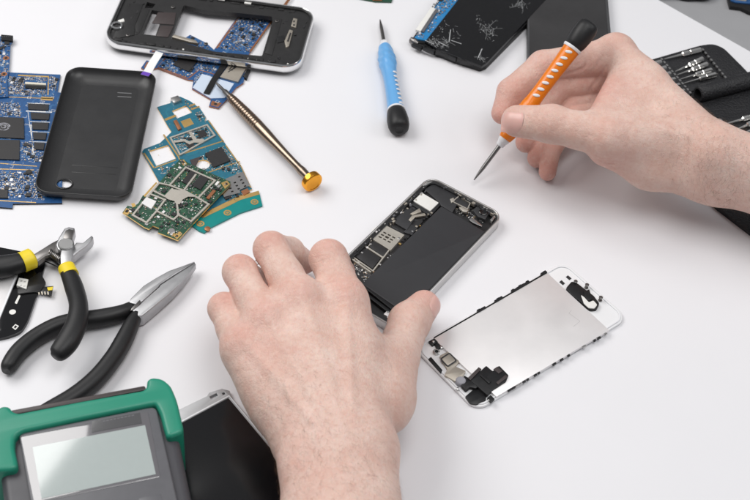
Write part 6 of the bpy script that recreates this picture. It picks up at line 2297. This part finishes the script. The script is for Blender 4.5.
def build_light():
    w = bpy.data.worlds.new('World')
    SC.world = w
    w.use_nodes = True
    nt = w.node_tree
    bg = nt.nodes['Background']
    tc = nt.nodes.new('ShaderNodeTexCoord')
    sp = nt.nodes.new('ShaderNodeSeparateXYZ')
    rp = nt.nodes.new('ShaderNodeValToRGB')
    nt.links.new(tc.outputs['Generated'], sp.inputs['Vector'])
    mr = nt.nodes.new('ShaderNodeMapRange'); mr.inputs['From Min'].default_value = -1; mr.inputs['From Max'].default_value = 1
    nt.links.new(sp.outputs['Z'], mr.inputs['Value'])
    nt.links.new(mr.outputs['Result'], rp.inputs['Fac'])
    e = rp.color_ramp.elements
    e[0].position = .45; e[0].color = (.22, .22, .23, 1)
    e[1].position = 1.0; e[1].color = (.86, .87, .90, 1)
    q = e.new(.72); q.color = (.50, .505, .52, 1)
    nt.links.new(rp.outputs['Color'], bg.inputs['Color'])
    bg.inputs['Strength'].default_value = WORLD
    area('softbox', -70, 48, 1.38, 1.15, .75, KEY, (1, .985, .965))
    area('added_side_fill', 82, 38, 1.6, .7, .7, SIDE, (.97, .985, 1))  # fill added on the right for highlights on the black cover and metal
    area('overhead_softbox', 120, 79, 1.6, 1.05, .8, OVER, (1, .995, .985))


WORLD, KEY, OVER, SIDE = .41, 5.0, 4.0, 2.6


def build_camera():
    c = bpy.data.cameras.new('camera')
    o = bpy.data.objects.new('camera', c)
    COL.objects.link(o)
    o.location = (0, CAMY * S, CAMH * S)
    fw = Vector((0, _c, -_s)); up0 = Vector((0, _s, _c)); rt0 = Vector((1, 0, 0))
    # photograph's u axis: image turned clockwise by ROLL
    rt = rt0 * _cr + up0 * _sr
    up = up0 * _cr - rt0 * _sr
    o.rotation_euler = Matrix((rt, up, -fw)).transposed().to_euler()
    c.sensor_fit = 'HORIZONTAL'
    c.sensor_width = 36
    c.lens = FPX / 750 * 36
    c.clip_start = .01; c.clip_end = 50
    c.dof.use_dof = True
    c.dof.focus_distance = (W(430, 265, 10) - Vector((0, CAMY, CAMH))).dot(fw) * S
    c.dof.aperture_fstop = 18
    SC.camera = o


build_table()
build_blue_board()
build_strip_board()
build_back_cover()
build_frame_board()
build_phone_frame()
build_paper_tab()
build_metal_plate()
build_teal_board()
build_green_board()
build_bronze_driver()
small_driver(W(380, 19.5, 4.0), W(399.6, 130.5, 7.8), 'light blue screwdriver with a black end cap lying on the white table', M['sky'], roll_to=math.radians(48))
build_cracked_phone()
build_plain_phone()
build_edge_scraps()
build_small_display()
build_needle_pliers()
build_cutters()
build_dark_display()
build_meter()
build_phone_body()
build_front_panel()
build_case()
build_bits()
small_driver(W(474, 180, 5), W(591.5, 22, 88), 'orange screwdriver with a black end cap held upright in the right hand', M['orange'], roll_to=math.radians(112))
build_left_hand()
build_right_hand()
build_light()
build_camera()
SC.view_settings.view_transform = 'Standard'
SC.view_settings.look = 'None'
SC.view_settings.exposure = 0
SC.view_settings.gamma = 1
SC.view_settings.use_curve_mapping = False
SC.render.engine = 'CYCLES'
